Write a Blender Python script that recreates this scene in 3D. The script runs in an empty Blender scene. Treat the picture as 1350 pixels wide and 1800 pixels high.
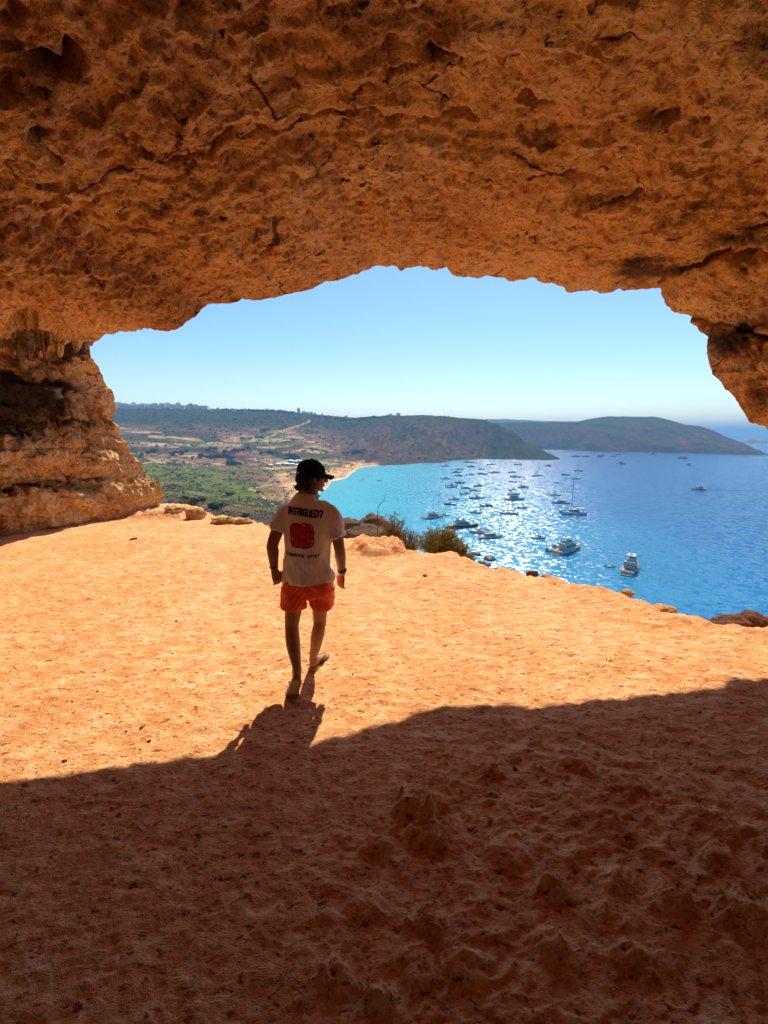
import bpy, bmesh, math, random
import numpy as np
from mathutils import Vector, Matrix
from mathutils.bvhtree import BVHTree
from math import sin, cos, pi, radians, atan, tan, atan2

random.seed(7)
scene = bpy.context.scene
COL = scene.collection

# ---------------------------------------------------------------- camera
FPX, W0, H0 = 720.0, 1350.0, 1800.0         # focal length and frame in photo pixels
PITCH = atan(139 / 720)
CAM_Z = 2.0
SEA_Z = -68.0
cam_data = bpy.data.cameras.new('camera')
cam_data.sensor_fit = 'VERTICAL'
cam_data.sensor_height = 36.0
cam_data.lens = 36.0 * FPX / H0
cam_data.clip_start = 0.05
cam_data.clip_end = 60000
cam = bpy.data.objects.new('camera', cam_data)
cam.location = (0, 0, CAM_Z)
cam.rotation_euler = (pi / 2 - PITCH, 0, 0)
COL.objects.link(cam)
scene.camera = cam

# ---------------------------------------------------------------- light
SUN_EL, SUN_AZ = radians(57), radians(13.5)
sun_dir = Vector((cos(SUN_EL) * sin(SUN_AZ), cos(SUN_EL) * cos(SUN_AZ), sin(SUN_EL)))
sun_data = bpy.data.lights.new('sun', 'SUN')
sun_data.energy = 4.6
sun_data.angle = radians(0.6)
sun_data.color = (1.0, 0.89, 0.72)
sun = bpy.data.objects.new('sun', sun_data)
sun.rotation_euler = (-sun_dir).to_track_quat('-Z', 'Y').to_euler()
sun.location = sun_dir * 200
COL.objects.link(sun)

world = bpy.data.worlds.new('World')
scene.world = world
world.use_nodes = True
wn = world.node_tree.nodes
wl = world.node_tree.links
wn.clear()
w_out = wn.new('ShaderNodeOutputWorld')
w_bg = wn.new('ShaderNodeBackground')
w_sky = wn.new('ShaderNodeTexSky')
w_sky.sky_type = 'NISHITA'
w_sky.sun_disc = False
w_sky.sun_elevation = SUN_EL
w_sky.sun_rotation = SUN_AZ
w_sky.altitude = 70
w_sky.air_density = 1.0
w_sky.dust_density = 0.6
w_sky.ozone_density = 1.5
w_bg.inputs['Strength'].default_value = 0.115
w_hs = wn.new('ShaderNodeHueSaturation')
w_hs.inputs['Saturation'].default_value = 1.27
w_hs.inputs['Hue'].default_value = 0.497
wl.new(w_sky.outputs[0], w_hs.inputs['Color'])
wl.new(w_hs.outputs[0], w_bg.inputs[0])
wl.new(w_bg.outputs[0], w_out.inputs[0])

scene.view_settings.view_transform = 'Standard'
scene.view_settings.look = 'None'
scene.view_settings.exposure = 0.56
scene.view_settings.gamma = 1.0
scene.view_settings.use_curve_mapping = False
scene.render.engine = 'CYCLES'
cy = scene.cycles
cy.use_denoising = True
cy.use_adaptive_sampling = True
cy.adaptive_threshold = 0.03
cy.adaptive_min_samples = 16
cy.max_bounces = 7
cy.diffuse_bounces = 5
cy.glossy_bounces = 2
cy.transmission_bounces = 4
cy.volume_bounces = 0
cy.transparent_max_bounces = 6
cy.sample_clamp_indirect = 8.0
cy.caustics_reflective = False
cy.caustics_refractive = False

# ---------------------------------------------------------------- geometry of the view
def ray(px, py):
    a = (px - W0 / 2) / FPX
    b = -(py - H0 / 2) / FPX
    return np.array([a, cos(PITCH) + b * sin(PITCH), -sin(PITCH) + b * cos(PITCH)])

def at_y(px, py, y):
    d = ray(px, py)
    return np.array([0, 0, CAM_Z]) + d * (y / d[1])

def at_z(px, py, z):
    d = ray(px, py)
    return np.array([0, 0, CAM_Z]) + d * ((z - CAM_Z) / d[2])

def at_d(px, py, dist):
    d = ray(px, py)
    return np.array([0, 0, CAM_Z]) + d * (dist / math.hypot(d[0], d[1]))

def project(P):
    P = np.asarray(P, dtype=float)
    q = P - np.array([0, 0, CAM_Z])
    z = q[..., 1] * cos(PITCH) - q[..., 2] * sin(PITCH)
    u = q[..., 1] * sin(PITCH) + q[..., 2] * cos(PITCH)
    z = np.where(np.abs(z) < 1e-3, 1e-3, z)
    return W0 / 2 + FPX * q[..., 0] / z, H0 / 2 - FPX * u / z, z

# ---------------------------------------------------------------- noise
_rs = np.random.RandomState(11)
_perm = np.concatenate([_rs.permutation(256)] * 3).astype(np.int32)
_grad = _rs.normal(size=(256, 3)).astype(np.float32)
_grad /= np.linalg.norm(_grad, axis=1)[:, None]
_fp3 = _rs.rand(256, 3).astype(np.float32)
_rnd = _rs.rand(256).astype(np.float32)

from concurrent.futures import ThreadPoolExecutor
_pool = ThreadPoolExecutor(4)
def chunked(fn):
    """run a point-wise function over blocks of points, in threads"""
    def run(P, *a):
        P = np.asarray(P, dtype=np.float32)
        if len(P) <= 16384: return fn(P, *a)
        res = list(_pool.map(lambda q: fn(q, *a), [P[k:k + 16384] for k in range(0, len(P), 16384)]))
        if isinstance(res[0], tuple): return tuple(np.concatenate(t) for t in zip(*res))
        return np.concatenate(res)
    return run

def perlin_(P):
    P = np.asarray(P, dtype=np.float32)
    i = np.floor(P).astype(np.int32)
    f = P - i
    w = f * f * f * (f * (f * 6 - 15) + 10)
    i &= 255
    out = 0
    for dx in (0, 1):
        wx = w[:, 0] if dx else 1 - w[:, 0]
        hx = _perm[i[:, 0] + dx]
        for dy in (0, 1):
            wy = w[:, 1] if dy else 1 - w[:, 1]
            hy = _perm[hx + i[:, 1] + dy]
            for dz in (0, 1):
                wz = w[:, 2] if dz else 1 - w[:, 2]
                g = np.take(_grad, _perm[hy + i[:, 2] + dz], axis=0)
                dot = g[:, 0] * (f[:, 0] - dx) + g[:, 1] * (f[:, 1] - dy) + g[:, 2] * (f[:, 2] - dz)
                out = out + wx * wy * wz * dot
    return out * 1.6

def fbm_(P, octs=4, lac=2.03, gain=0.5):
    a, s, o = 1.0, 0, 0
    Q = np.asarray(P, dtype=np.float32)
    for k in range(octs):
        o = o + a * perlin_(Q)
        s += a
        Q = Q * lac + 17.3
        a *= gain
    return o / s

def ridged_(P, octs=3):
    a, s, o = 1.0, 0, 0
    Q = np.asarray(P, dtype=np.float32)
    for k in range(octs):
        o = o + a * (1 - np.abs(perlin_(Q)) * 1.6)
        s += a
        Q = Q * 2.1 + 9.1
        a *= 0.5
    return o / s

def worley_(P):
    """distance to the nearest feature point, and that cell's random number"""
    P = np.asarray(P, dtype=np.float32)
    i = np.floor(P - 0.5).astype(np.int32)
    best = np.full(len(P), 9.0, np.float32)
    cid = np.zeros(len(P), np.float32)
    for dx in (0, 1):
        for dy in (0, 1):
            for dz in (0, 1):
                c = i + np.array([dx, dy, dz])
                m = c & 255
                h = _perm[_perm[_perm[m[:, 0]] + m[:, 1]] + m[:, 2]]
                fp = c + _fp3[h]
                d = P - fp
                d = np.sqrt((d * d).sum(1))
                k = d < best
                best = np.where(k, d, best)
                cid = np.where(k, _rnd[_perm[h + 91]], cid)
    return best, cid

perlin, fbm, ridged, worley = chunked(perlin_), chunked(fbm_), chunked(ridged_), chunked(worley_)

def sstep(a, b, x):
    t = np.clip((np.asarray(x, dtype=float) - a) / (b - a), 0, 1)
    return t * t * (3 - 2 * t)

# ---------------------------------------------------------------- object helpers
def tag(o, label=None, cat=None, group=None, kind=None):
    if label: o['label'] = label
    if cat: o['category'] = cat
    if group: o['group'] = group
    if kind: o['kind'] = kind
    return o

def link(o, parent=None):
    COL.objects.link(o)
    if parent is not None:
        o.parent = parent
    return o

def empty(name, loc=(0, 0, 0), rz=0.0, scale=1.0):
    o = bpy.data.objects.new(name, None)
    o.empty_display_size = 0.2
    o.location = loc
    o.rotation_euler = (0, 0, rz)
    o.scale = (scale,) * 3
    return link(o)

def mesh_obj(name, V, F, mat=None, parent=None, smooth=True):
    me = bpy.data.meshes.new(name)
    me.from_pydata([tuple(v) for v in V], [], [tuple(f) for f in F])
    if smooth:
        me.polygons.foreach_set('use_smooth', np.ones(len(me.polygons), bool))
    me.update()
    o = bpy.data.objects.new(name, me)
    if mat: me.materials.append(mat)
    return link(o, parent)

def grid_obj(name, P, mat=None, parent=None, flip=False, colors=None, wrap=False):
    """P: (n, m, 3) array of points -> one quad sheet (fast path)"""
    n, m = P.shape[:2]
    V = np.ascontiguousarray(P.reshape(-1, 3), dtype=np.float32)
    idx = np.arange(n * m, dtype=np.int32).reshape(n, m)
    a, b, c, d = idx[:-1, :-1], idx[1:, :-1], idx[1:, 1:], idx[:-1, 1:]
    q = np.stack([a, d, c, b] if flip else [a, b, c, d], -1).reshape(-1, 4)
    me = bpy.data.meshes.new(name)
    me.vertices.add(len(V))
    me.vertices.foreach_set('co', V.ravel())
    me.loops.add(q.size)
    me.loops.foreach_set('vertex_index', np.ascontiguousarray(q.ravel()))
    me.polygons.add(len(q))
    me.polygons.foreach_set('loop_start', np.arange(0, q.size, 4, dtype=np.int32))
    me.polygons.foreach_set('use_smooth', np.ones(len(q), bool))
    me.update(calc_edges=True)
    if colors is not None:
        for nm, arr in colors.items():
            at = me.color_attributes.new(nm, 'FLOAT_COLOR', 'POINT')
            rgba = np.ones((n * m, 4), np.float32)
            rgba[:, :3] = arr.reshape(-1, 3)
            at.data.foreach_set('color', rgba.ravel())
    o = bpy.data.objects.new(name, me)
    if mat: me.materials.append(mat)
    return link(o, parent)

# ---------------------------------------------------------------- materials
def new_mat(name):
    m = bpy.data.materials.new(name)
    m.use_nodes = True
    nt = m.node_tree
    return m, nt, nt.nodes, nt.links, nt.nodes['Principled BSDF']

def flat_mat(name, col, rough=0.6, metal=0.0, vary=0.0, scale=30.0, bump=0.0, spec=0.5):
    m, nt, N, L, B = new_mat(name)
    B.inputs['Base Color'].default_value = (*col, 1)
    B.inputs['Roughness'].default_value = rough
    B.inputs['Metallic'].default_value = metal
    B.inputs['Specular IOR Level'].default_value = spec
    if vary or bump:
        tc = N.new('ShaderNodeTexCoord')
        nz = N.new('ShaderNodeTexNoise')
        nz.inputs['Scale'].default_value = scale
        nz.inputs['Detail'].default_value = 6
        L.new(tc.outputs['Object'], nz.inputs['Vector'])
        if vary:
            r = N.new('ShaderNodeValToRGB')
            r.color_ramp.elements[0].position = 0.3
            r.color_ramp.elements[1].position = 0.7
            r.color_ramp.elements[0].color = (*[c * (1 - vary) for c in col], 1)
            r.color_ramp.elements[1].color = (*[min(1, c * (1 + vary)) for c in col], 1)
            L.new(nz.outputs['Fac'], r.inputs[0])
            L.new(r.outputs[0], B.inputs['Base Color'])
        if bump:
            b = N.new('ShaderNodeBump')
            b.inputs['Strength'].default_value = bump
            b.inputs['Distance'].default_value = 0.02
            L.new(nz.outputs['Fac'], b.inputs['Height'])
            L.new(b.outputs[0], B.inputs['Normal'])
    return m

def noise_node(N, L, vec, scale, detail=6, rough=0.55, dist=0.0):
    n = N.new('ShaderNodeTexNoise')
    n.inputs['Scale'].default_value = scale
    n.inputs['Detail'].default_value = detail
    n.inputs['Roughness'].default_value = rough
    n.inputs['Distortion'].default_value = dist
    L.new(vec, n.inputs['Vector'])
    return n.outputs['Fac']

def ramp_node(N, L, fac, stops, interp='LINEAR'):
    r = N.new('ShaderNodeValToRGB')
    cr = r.color_ramp
    cr.interpolation = interp
    while len(cr.elements) < len(stops):
        cr.elements.new(0.5)
    for e, (p, c) in zip(cr.elements, stops):
        e.position = p
        e.color = (*c, 1) if len(c) == 3 else c
    L.new(fac, r.inputs[0])
    return r.outputs[0]

def mix_node(N, L, fac, a, b, mode='MIX'):
    m = N.new('ShaderNodeMix')
    m.data_type = 'RGBA'
    m.blend_type = mode
    for sock, v in ((m.inputs[0], fac), (m.inputs[6], a), (m.inputs[7], b)):
        if isinstance(v, (int, float)): sock.default_value = v
        elif isinstance(v, tuple): sock.default_value = (*v, 1)
        else: L.new(v, sock)
    return m.outputs[2]

def math_node(N, L, op, a, b=None, clamp=False):
    m = N.new('ShaderNodeMath')
    m.operation = op
    m.use_clamp = clamp
    for sock, v in ((m.inputs[0], a), (m.inputs[1], b)):
        if v is None: continue
        if isinstance(v, (int, float)): sock.default_value = v
        else: L.new(v, sock)
    return m.outputs[0]

def map_node(N, L, vec, scale=(1, 1, 1), rot=(0, 0, 0)):
    m = N.new('ShaderNodeMapping')
    m.inputs['Scale'].default_value = scale
    m.inputs['Rotation'].default_value = rot
    L.new(vec, m.inputs['Vector'])
    return m.outputs[0]

def bump_node(N, L, h, strength, dist, normal=None):
    b = N.new('ShaderNodeBump')
    b.inputs['Strength'].default_value = strength
    b.inputs['Distance'].default_value = dist
    L.new(h, b.inputs['Height'])
    if normal is not None: L.new(normal, b.inputs['Normal'])
    return b.outputs[0]

def rock_mat(name, base, dark, light, scale=1.0, stain_shade=True, bump=1.0, attr=None, cracks=False):
    """limestone: blotches of pale and rusty stone, dark pores, weathering stains"""
    m, nt, N, L, B = new_mat(name)
    tc = N.new('ShaderNodeTexCoord')
    v = tc.outputs['Object']
    n1 = noise_node(N, L, v, 0.9 * scale, 7, 0.6, 0.6)
    n2 = noise_node(N, L, v, 7 * scale, 6, 0.68, 0.3)
    n3 = noise_node(N, L, v, 30 * scale, 4, 0.7)
    c1 = ramp_node(N, L, n1, [(0.34, dark), (0.5, base), (0.64, light)])
    c2 = ramp_node(N, L, n2, [(0.36, dark), (0.52, base), (0.66, light)])
    c = mix_node(N, L, 0.5, c1, c2)
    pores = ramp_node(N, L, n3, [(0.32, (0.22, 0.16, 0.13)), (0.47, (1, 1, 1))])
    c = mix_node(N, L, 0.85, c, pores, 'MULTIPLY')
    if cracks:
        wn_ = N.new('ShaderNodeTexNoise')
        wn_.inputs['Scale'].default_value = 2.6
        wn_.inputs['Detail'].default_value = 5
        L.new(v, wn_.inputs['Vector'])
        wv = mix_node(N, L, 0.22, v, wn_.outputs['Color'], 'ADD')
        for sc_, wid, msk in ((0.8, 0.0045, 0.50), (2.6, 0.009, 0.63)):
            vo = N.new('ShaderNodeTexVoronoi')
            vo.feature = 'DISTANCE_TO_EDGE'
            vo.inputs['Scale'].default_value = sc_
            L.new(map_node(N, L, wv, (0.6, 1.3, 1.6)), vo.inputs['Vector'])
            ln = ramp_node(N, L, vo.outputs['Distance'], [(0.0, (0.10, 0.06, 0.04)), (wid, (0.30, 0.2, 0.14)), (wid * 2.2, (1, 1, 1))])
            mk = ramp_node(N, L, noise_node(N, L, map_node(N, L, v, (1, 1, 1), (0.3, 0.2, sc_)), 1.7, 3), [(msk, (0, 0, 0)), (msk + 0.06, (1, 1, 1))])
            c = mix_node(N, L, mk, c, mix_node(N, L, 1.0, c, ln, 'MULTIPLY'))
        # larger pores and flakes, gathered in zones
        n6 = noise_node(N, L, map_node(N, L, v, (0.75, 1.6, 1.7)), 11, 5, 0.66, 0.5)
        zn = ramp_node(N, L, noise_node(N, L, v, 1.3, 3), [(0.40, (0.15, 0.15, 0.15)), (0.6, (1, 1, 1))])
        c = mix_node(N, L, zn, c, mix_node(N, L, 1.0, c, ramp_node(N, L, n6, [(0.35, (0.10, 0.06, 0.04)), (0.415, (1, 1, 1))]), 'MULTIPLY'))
    if stain_shade:
        sv = map_node(N, L, v, (0.55, 0.55, 0.9))
        n4 = noise_node(N, L, sv, 1.1 * scale, 6, 0.72, 0.8)
        st = ramp_node(N, L, n4, [(0.585, (1, 1, 1)), (0.70, (0.16, 0.12, 0.10))])
        c = mix_node(N, L, 0.85, c, st, 'MULTIPLY')
    if attr:
        va = N.new('ShaderNodeVertexColor')
        va.layer_name = attr
        c = mix_node(N, L, 1.0, c, va.outputs[0], 'MULTIPLY')
    L.new(c, B.inputs['Base Color'])
    B.inputs['Roughness'].default_value = 0.95
    B.inputs['Specular IOR Level'].default_value = 0.15
    h = math_node(N, L, 'ADD', n2, math_node(N, L, 'MULTIPLY', n3, 0.45))
    L.new(bump_node(N, L, h, 0.8 * bump, 0.09), B.inputs['Normal'])
    return m
# ================================================================ THE CAVE
M_cave = rock_mat('cave_limestone', (0.92, 0.53, 0.215), (0.62, 0.29, 0.095), (0.97, 0.70, 0.37), attr='stain_shade', cracks=True)

# the lip of the cave mouth, from the foot of the left pillar over the roof to the right wall:
# (photo x, photo y, metres in front of the camera, angle of the matching point on the inner profile)
LIP = [(262, 935, 10.2, 183), (275, 905, 10.2, 180), (286, 866, 10.25, 176), (283, 850, 10.3, 174), (262, 838, 10.3, 172), (250, 818, 10.3, 170), (232, 800, 10.2, 168),
       (222, 775, 10.2, 166), (205, 768, 10.2, 165), (213, 752, 10.2, 163), (196, 742, 10.1, 162), (203, 715, 10.0, 160), (198, 690, 9.9, 157), (184, 668, 9.8, 155),
       (170, 640, 9.5, 152), (155, 622, 9.2, 149), (158, 605, 8.2, 146), (180, 592, 6.2, 143), (208, 580, 4.6, 140),
       (255, 577, 3.6, 134), (285, 582, 3.5, 131), (310, 578, 3.52, 128), (330, 560, 3.56, 126), (352, 550, 3.6, 124), (366, 536, 3.66, 122),
       (420, 531, 3.74, 118), (480, 521, 3.82, 114), (545, 508, 3.95, 109), (580, 494, 4.02, 107), (632, 482, 4.1, 103),
       (655, 469, 4.15, 101), (690, 466, 4.2, 98), (706, 476, 4.25, 97), (735, 471, 4.32, 95), (782, 470, 4.45, 91), (798, 484, 4.5, 90),
       (840, 489, 4.55, 87), (870, 490, 4.55, 84), (912, 492, 4.55, 81), (968, 497, 4.54, 77), (1002, 515, 4.52, 74), (1050, 514, 4.53, 70), (1100, 511, 4.62, 66),
       (1158, 509, 4.72, 60), (1166, 526, 4.7, 57), (1187, 552, 4.65, 54), (1212, 556, 4.6, 51), (1226, 580, 4.52, 48), (1245, 592, 4.45, 46), (1243, 622, 4.4, 43), (1254, 662, 4.3, 39),
       (1290, 692, 4.2, 35), (1316, 742, 4.15, 30), (1345, 750, 4.15, 27), (1400, 800, 4.2, 22), (1470, 900, 4.3, 16), (1530, 1040, 4.5, 9), (1575, 1240, 4.7, 0)]
_l = np.array([[*at_y(a, b, y * (1.115 if y < 5.2 else 1.0)), ang] for a, b, y, ang in LIP])
_px = np.array([[a, b] for a, b, *_ in LIP], float)
_s = np.concatenate([[0], np.cumsum(np.hypot(*np.diff(_px, axis=0).T) + 60 * np.linalg.norm(np.diff(_l[:, :3], axis=0), axis=1))])
NU = 960
_t = np.linspace(0, _s[-1], NU)
rim = np.stack([np.interp(_t, _s, _l[:, k]) for k in range(3)], 1)
ang = np.interp(_t, _s, _l[:, 3])
# ragged edge
_j = np.stack([rim[:, 0] * 3.0, rim[:, 1] * 3, rim[:, 2] * 3], 1)
_sz = np.clip(rim[:, 1] / 6, 0.6, 1.5)[:, None]
rim = rim + np.stack([fbm(_j * 1.7 + 5, 6), 0 * ang, fbm(_j * 1.7 + 60, 6)], 1) * 0.07 * _sz
# inner profile at the back of the cave
a = np.radians(ang)
bx = np.sign(np.cos(a)) * np.abs(np.cos(a)) ** 0.75 * 6.6 - 0.4
bz = np.abs(np.sin(a)) ** 0.7 * 5.0 * np.sign(np.sin(a)) - 0.4
back = np.stack([bx, -5.0 + 0 * bx, bz], 1)
left = sstep(112, 150, ang)
right = sstep(62, 35, ang)
w_in = np.concatenate([np.linspace(0, 0.05, 70)[:-1], np.linspace(0.05, 0.44, 400)[:-1], np.linspace(0.44, 1.0, 60)])
outs = np.array([[0, 0.02, 0.06], [0, 0.06, 0.16], [0, 0.10, 0.28], [0, 0.13, 0.45], [0, 0.12, 0.8], [0, 0.1, 1.3], [0, -0.05, 2.1], [0, -0.3, 3.2], [0, -1.2, 4.6], [0, -3.5, 5.6], [0, -9, 6.2]])
rows = []
for w in w_in:
    e = 1 - (1 - w) ** 1.25
    P = rim * (1 - e) + back * e
    hump = sin(pi * min(1, w)) ** 0.8 if w > 0 else 0
    P[:, 0] += -1.9 * hump * left - 1.7 * hump * sstep(158, 177, ang) + 0.9 * hump * right
    P[:, 2] += 0.35 * hump * (1 - left) * (1 - right)
    rows.append(P)
rows = np.array(rows)                                    # (w, u, 3)
# rear wall closes the chamber
for k in range(1, 9):
    e = k / 8
    c = np.array([-0.4, -7.5, 1.5])
    Q = rows[len(w_in) - 1] * (1 - e) + c * e
    Q[:, 1] = -5 - 2.5 * sin(e * pi / 2)
    rows = np.concatenate([rows, Q[None]])
G = rows
du = np.gradient(G, axis=1)
dw = np.gradient(G, axis=0)
nrm = np.cross(du, dw)
nrm /= np.maximum(np.linalg.norm(nrm, axis=-1, keepdims=True), 1e-6)
toc = np.array([0, 0, 1.8]) - G
nrm *= np.sign((nrm * toc).sum(-1, keepdims=True))
nw, nu = G.shape[:2]
P = G.reshape(-1, 3)
wi = np.concatenate([w_in, np.ones(8)])
wl_ = np.repeat(wi, nu)
dist_rim = np.linalg.norm(G - G[0][None], axis=-1).reshape(-1)
angf = np.tile(ang, nw)
lf, rf = np.tile(left, nw), np.tile(right, nw)
taper = 0.12 + 0.88 * sstep(0.0, 0.9, dist_rim)
roof = (1 - lf) * (1 - rf)
warp = np.stack([fbm(P * 0.8 + 3, 3), fbm(P * 0.8 + 40, 3), fbm(P * 0.8 + 80, 3)], 1)
Pw = P + warp * 0.5
big = fbm(Pw * 0.55, 3)
mid = fbm(Pw * np.array([1.6, 2.0, 2.6]) + 9, 4)
fine = fbm(P * np.array([6.0, 7.5, 8]) + 31, 4)
micro = fbm(P * np.array([17.0, 20, 22]) + 3, 3)
disp = taper * (0.13 * big + (0.13 - 0.08 * roof) * mid) + (0.35 + 0.65 * taper) * (0.026 * fine + 0.030 * micro)
# scalloped hollows in the roof, larger towards the back
wd, wc = worley(Pw * np.array([2.6, 3.0, 2.6]))
disp -= taper * (0.015 + 0.04 * sstep(1.0, 3.0, dist_rim)) * sstep(0.62, 0.12, wd) * (wc > 0.35)
wd2, wc2 = worley(Pw * np.array([7.0, 8.5, 8.0]) + 4)
pit_zone = sstep(-0.15, 0.35, fbm(P * 1.1 + 70, 3))
disp -= (0.25 + 0.75 * taper) * 0.050 * sstep(0.34, 0.16, wd2) * (wc2 > 0.40) * (0.3 + 0.7 * pit_zone)
# broken plates with sharp edges
wdp, wcp = worley((P + warp * 0.2) * np.array([3.6, 5.5, 6.0]) + 2.2)
wdq, wcq = worley((P + warp * 0.1) * np.array([9.5, 13.0, 13.0]) + 6.2)
disp += (0.3 + 0.7 * taper) * (0.050 * (wcp - 0.5) * sstep(-0.2, 0.2, fbm(P * 0.9 + 33, 2)) + 0.026 * (wcq - 0.5))
# small knobs hanging from the roof behind the lip
knob_zone = sstep(0.9, 2.2, dist_rim) * roof
wd3, _c3 = worley(Pw * 4.6 + 12)
disp += knob_zone * 0.045 * sstep(0.55, 0.05, wd3)
# thin bedding steps that run along the roof
bed = perlin(np.stack([P[:, 0] * 0.35, P[:, 1] * 2.4 + 0.5 * warp[:, 0], P[:, 2] * 1.2], 1) + 21)
disp += taper * roof * 0.03 * sstep(0.02, 0.10, bed) + taper * roof * 0.025 * sstep(-0.25, -0.2, bed)
# bedding ledges on the pillar and on the right wall
zz = P[:, 2] + 0.5 * warp[:, 2] + 0.22 * mid + 0.06 * (P[:, 0]) * rf * -3.0 + 0.10 * fine
lay = np.zeros(len(P))
for k, (per, amp, ph) in enumerate(((0.85, 0.34, 0.1), (0.37, 0.10, 0.4), (0.13, 0.02, 0.2))):
    t = zz / per + ph + 0.7 * perlin(P * 0.55 + 11 * k)
    fr = t - np.floor(t)
    h = _rnd[(np.floor(t).astype(int) * 37 + 11 * k) & 255]
    prof = sstep(0, 0.16, fr) * (1 - sstep(0.72, 1.0, fr)) * (0.35 + 0.9 * h)
    lay += amp * (prof - 0.5)
blk = ridged(P * np.array([0.9, 0.9, 0.5]) + 50, 2)
lay -= 0.14 * sstep(0.93, 1.0, blk)
# angular blocks: each cell of the broken rock stands proud or back by its own amount
wdb, wcb = worley((P + warp * 0.35) * np.array([0.85, 0.85, 1.9]) + 3.7)
wdb2, wcb2 = worley((P + warp * 0.25) * np.array([2.2, 2.2, 4.6]) + 8.1)
lowz = 0.45 + 0.55 * sstep(0.9, 1.6, P[:, 2])
block = lowz * (0.32 * (wcb - 0.5) + 0.14 * (wcb2 - 0.5)) + 0.05 * fine + 0.04 * micro
sidew = lf * (0.12 + 0.88 * sstep(0, 0.7, dist_rim)) + rf * (0.10 + 0.75 * sstep(0, 0.6, dist_rim))
disp += sidew * block
disp += 0.25 * (lf * (0.25 + 0.75 * sstep(0, 0.6, dist_rim)) + rf * (0.15 + 0.6 * sstep(0, 0.5, dist_rim))) * lay * 1.15
# cracks and slots that the rock shows, cut as grooves: points in photo px, width and depth in metres
CRACKS = [([(210, 238), (285, 275), (322, 275), (362, 258), (398, 237), (440, 233), (484, 229), (540, 205), (589, 186), (612, 191), (660, 195), (720, 214), (770, 210)], 0.020, 0.10),
          ([(612, 191), (600, 220), (570, 262), (545, 300)], 0.012, 0.06), ([(620, 180), (640, 150), (680, 128), (730, 110)], 0.02, 0.10),
          ([(478, 378), (474, 400), (470, 430), (462, 445)], 0.018, 0.10), ([(420, 520), (400, 500), (372, 528)], 0.014, 0.06),
          ([(915, 178), (945, 182), (975, 186)], 0.030, 0.11), ([(920, 228), (950, 235), (972, 243)], 0.028, 0.11), ([(1135, 212), (1160, 210), (1192, 199)], 0.030, 0.11),
          ([(1220, 202), (1255, 205)], 0.030, 0.10), ([(1030, 358), (1070, 352), (1112, 345)], 0.035, 0.14), ([(1000, 372), (1030, 362)], 0.03, 0.1),
          ([(1235, 425), (1270, 405), (1310, 398), (1350, 386)], 0.05, 0.25), ([(1170, 480), (1210, 462), (1262, 455), (1310, 440), (1350, 436)], 0.07, 0.34),
          ([(1215, 560), (1260, 575), (1310, 580), (1335, 600), (1330, 612)], 0.05, 0.25), ([(760, 90), (790, 88), (798, 82)], 0.04, 0.12), ([(1030, 60), (1060, 66)], 0.06, 0.12),
          ([(780, 205), (800, 206), (830, 210)], 0.04, 0.14), ([(785, 250), (812, 240), (835, 226)], 0.012, 0.06),
          ([(60, 240), (85, 258), (100, 262)], 0.030, 0.11), ([(55, 210), (68, 222)], 0.05, 0.14), ([(70, 85), (110, 110), (130, 90)], 0.09, 0.16), ([(10, 75), (20, 72)], 0.05, 0.14),
          ([(150, 455), (150, 480), (165, 495), (190, 505)], 0.015, 0.06), ([(170, 355), (200, 345), (208, 340)], 0.025, 0.1), ([(78, 368), (84, 366)], 0.04, 0.14), ([(230, 415), (250, 418), (270, 420)], 0.02, 0.08),
          ([(30, 580), (90, 590), (130, 610), (165, 618)], 0.14, 0.40), ([(0, 770), (60, 752), (100, 742), (120, 700), (105, 660), (90, 610)], 0.10, 0.35), ([(100, 740), (150, 748), (200, 742)], 0.07, 0.30),
          ([(0, 862), (50, 856), (110, 848), (150, 838), (180, 842)], 0.07, 0.28), ([(140, 770), (150, 800), (160, 812)], 0.04, 0.15), ([(180, 860), (200, 890)], 0.03, 0.12), ([(240, 842), (275, 852)], 0.04, 0.12)]
qx, qy, qz = project(P)
depth = np.linalg.norm(P - np.array([0, 0, CAM_Z]), axis=1)
vis = (qz > 0.3) & (qx > -150) & (qx < 1500) & (qy > -200) & (qy < 1000)
vi = np.where(vis)[0]
wob = fbm(P[vi] * 5 + 90, 3)
wob2 = fbm(P[vi] * 5 + 140, 3)
X, Y = qx[vi] + wob * 26, qy[vi] + wob2 * 26
groove = np.zeros(len(vi))
for pts, wd_, dp in CRACKS:
    pts = np.array(pts, float)
    best = np.full(len(vi), 1e9)
    for p0, p1 in zip(pts[:-1], pts[1:]):
        d = p1 - p0
        t = np.clip(((X - p0[0]) * d[0] + (Y - p0[1]) * d[1]) / (d @ d), 0, 1)
        best = np.minimum(best, np.hypot(X - p0[0] - t * d[0], Y - p0[1] - t * d[1]))
    m = best * depth[vi] / FPX
    groove = np.maximum(groove, dp * (1 - sstep(0.15 * wd_, wd_ * (1.15 + 0.5 * wob), m)))
disp[vi] -= groove * (0.3 + 0.7 * taper[vi])
fade = 1 - sstep(0.9, 1.0, wl_) * 0.7
G2 = (P + nrm.reshape(-1, 3) * (disp * fade)[:, None]).reshape(nw, nu, 3)
# the weathered cliff face outside, above the lip
O = []
for ox in outs[::-1]:
    Q = G2[0] + ox[None] * np.array([1, 1, 1])
    nn = fbm(np.stack([Q[:, 0], Q[:, 1], Q[:, 2]], 1) * 1.3 + 8, 3)
    k = min(1.0, ox[2])
    side = (left * -1.0 + right * 1.0)
    Q[:, 0] += side * ox[2] * 0.75
    Q[:, 2] -= np.abs(side) * ox[2] * 0.55
    Q[:, 1] += nn * 0.22 * k - 0.1 * k
    O.append(Q)
G2 = np.concatenate([np.array(O), G2])
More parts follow.
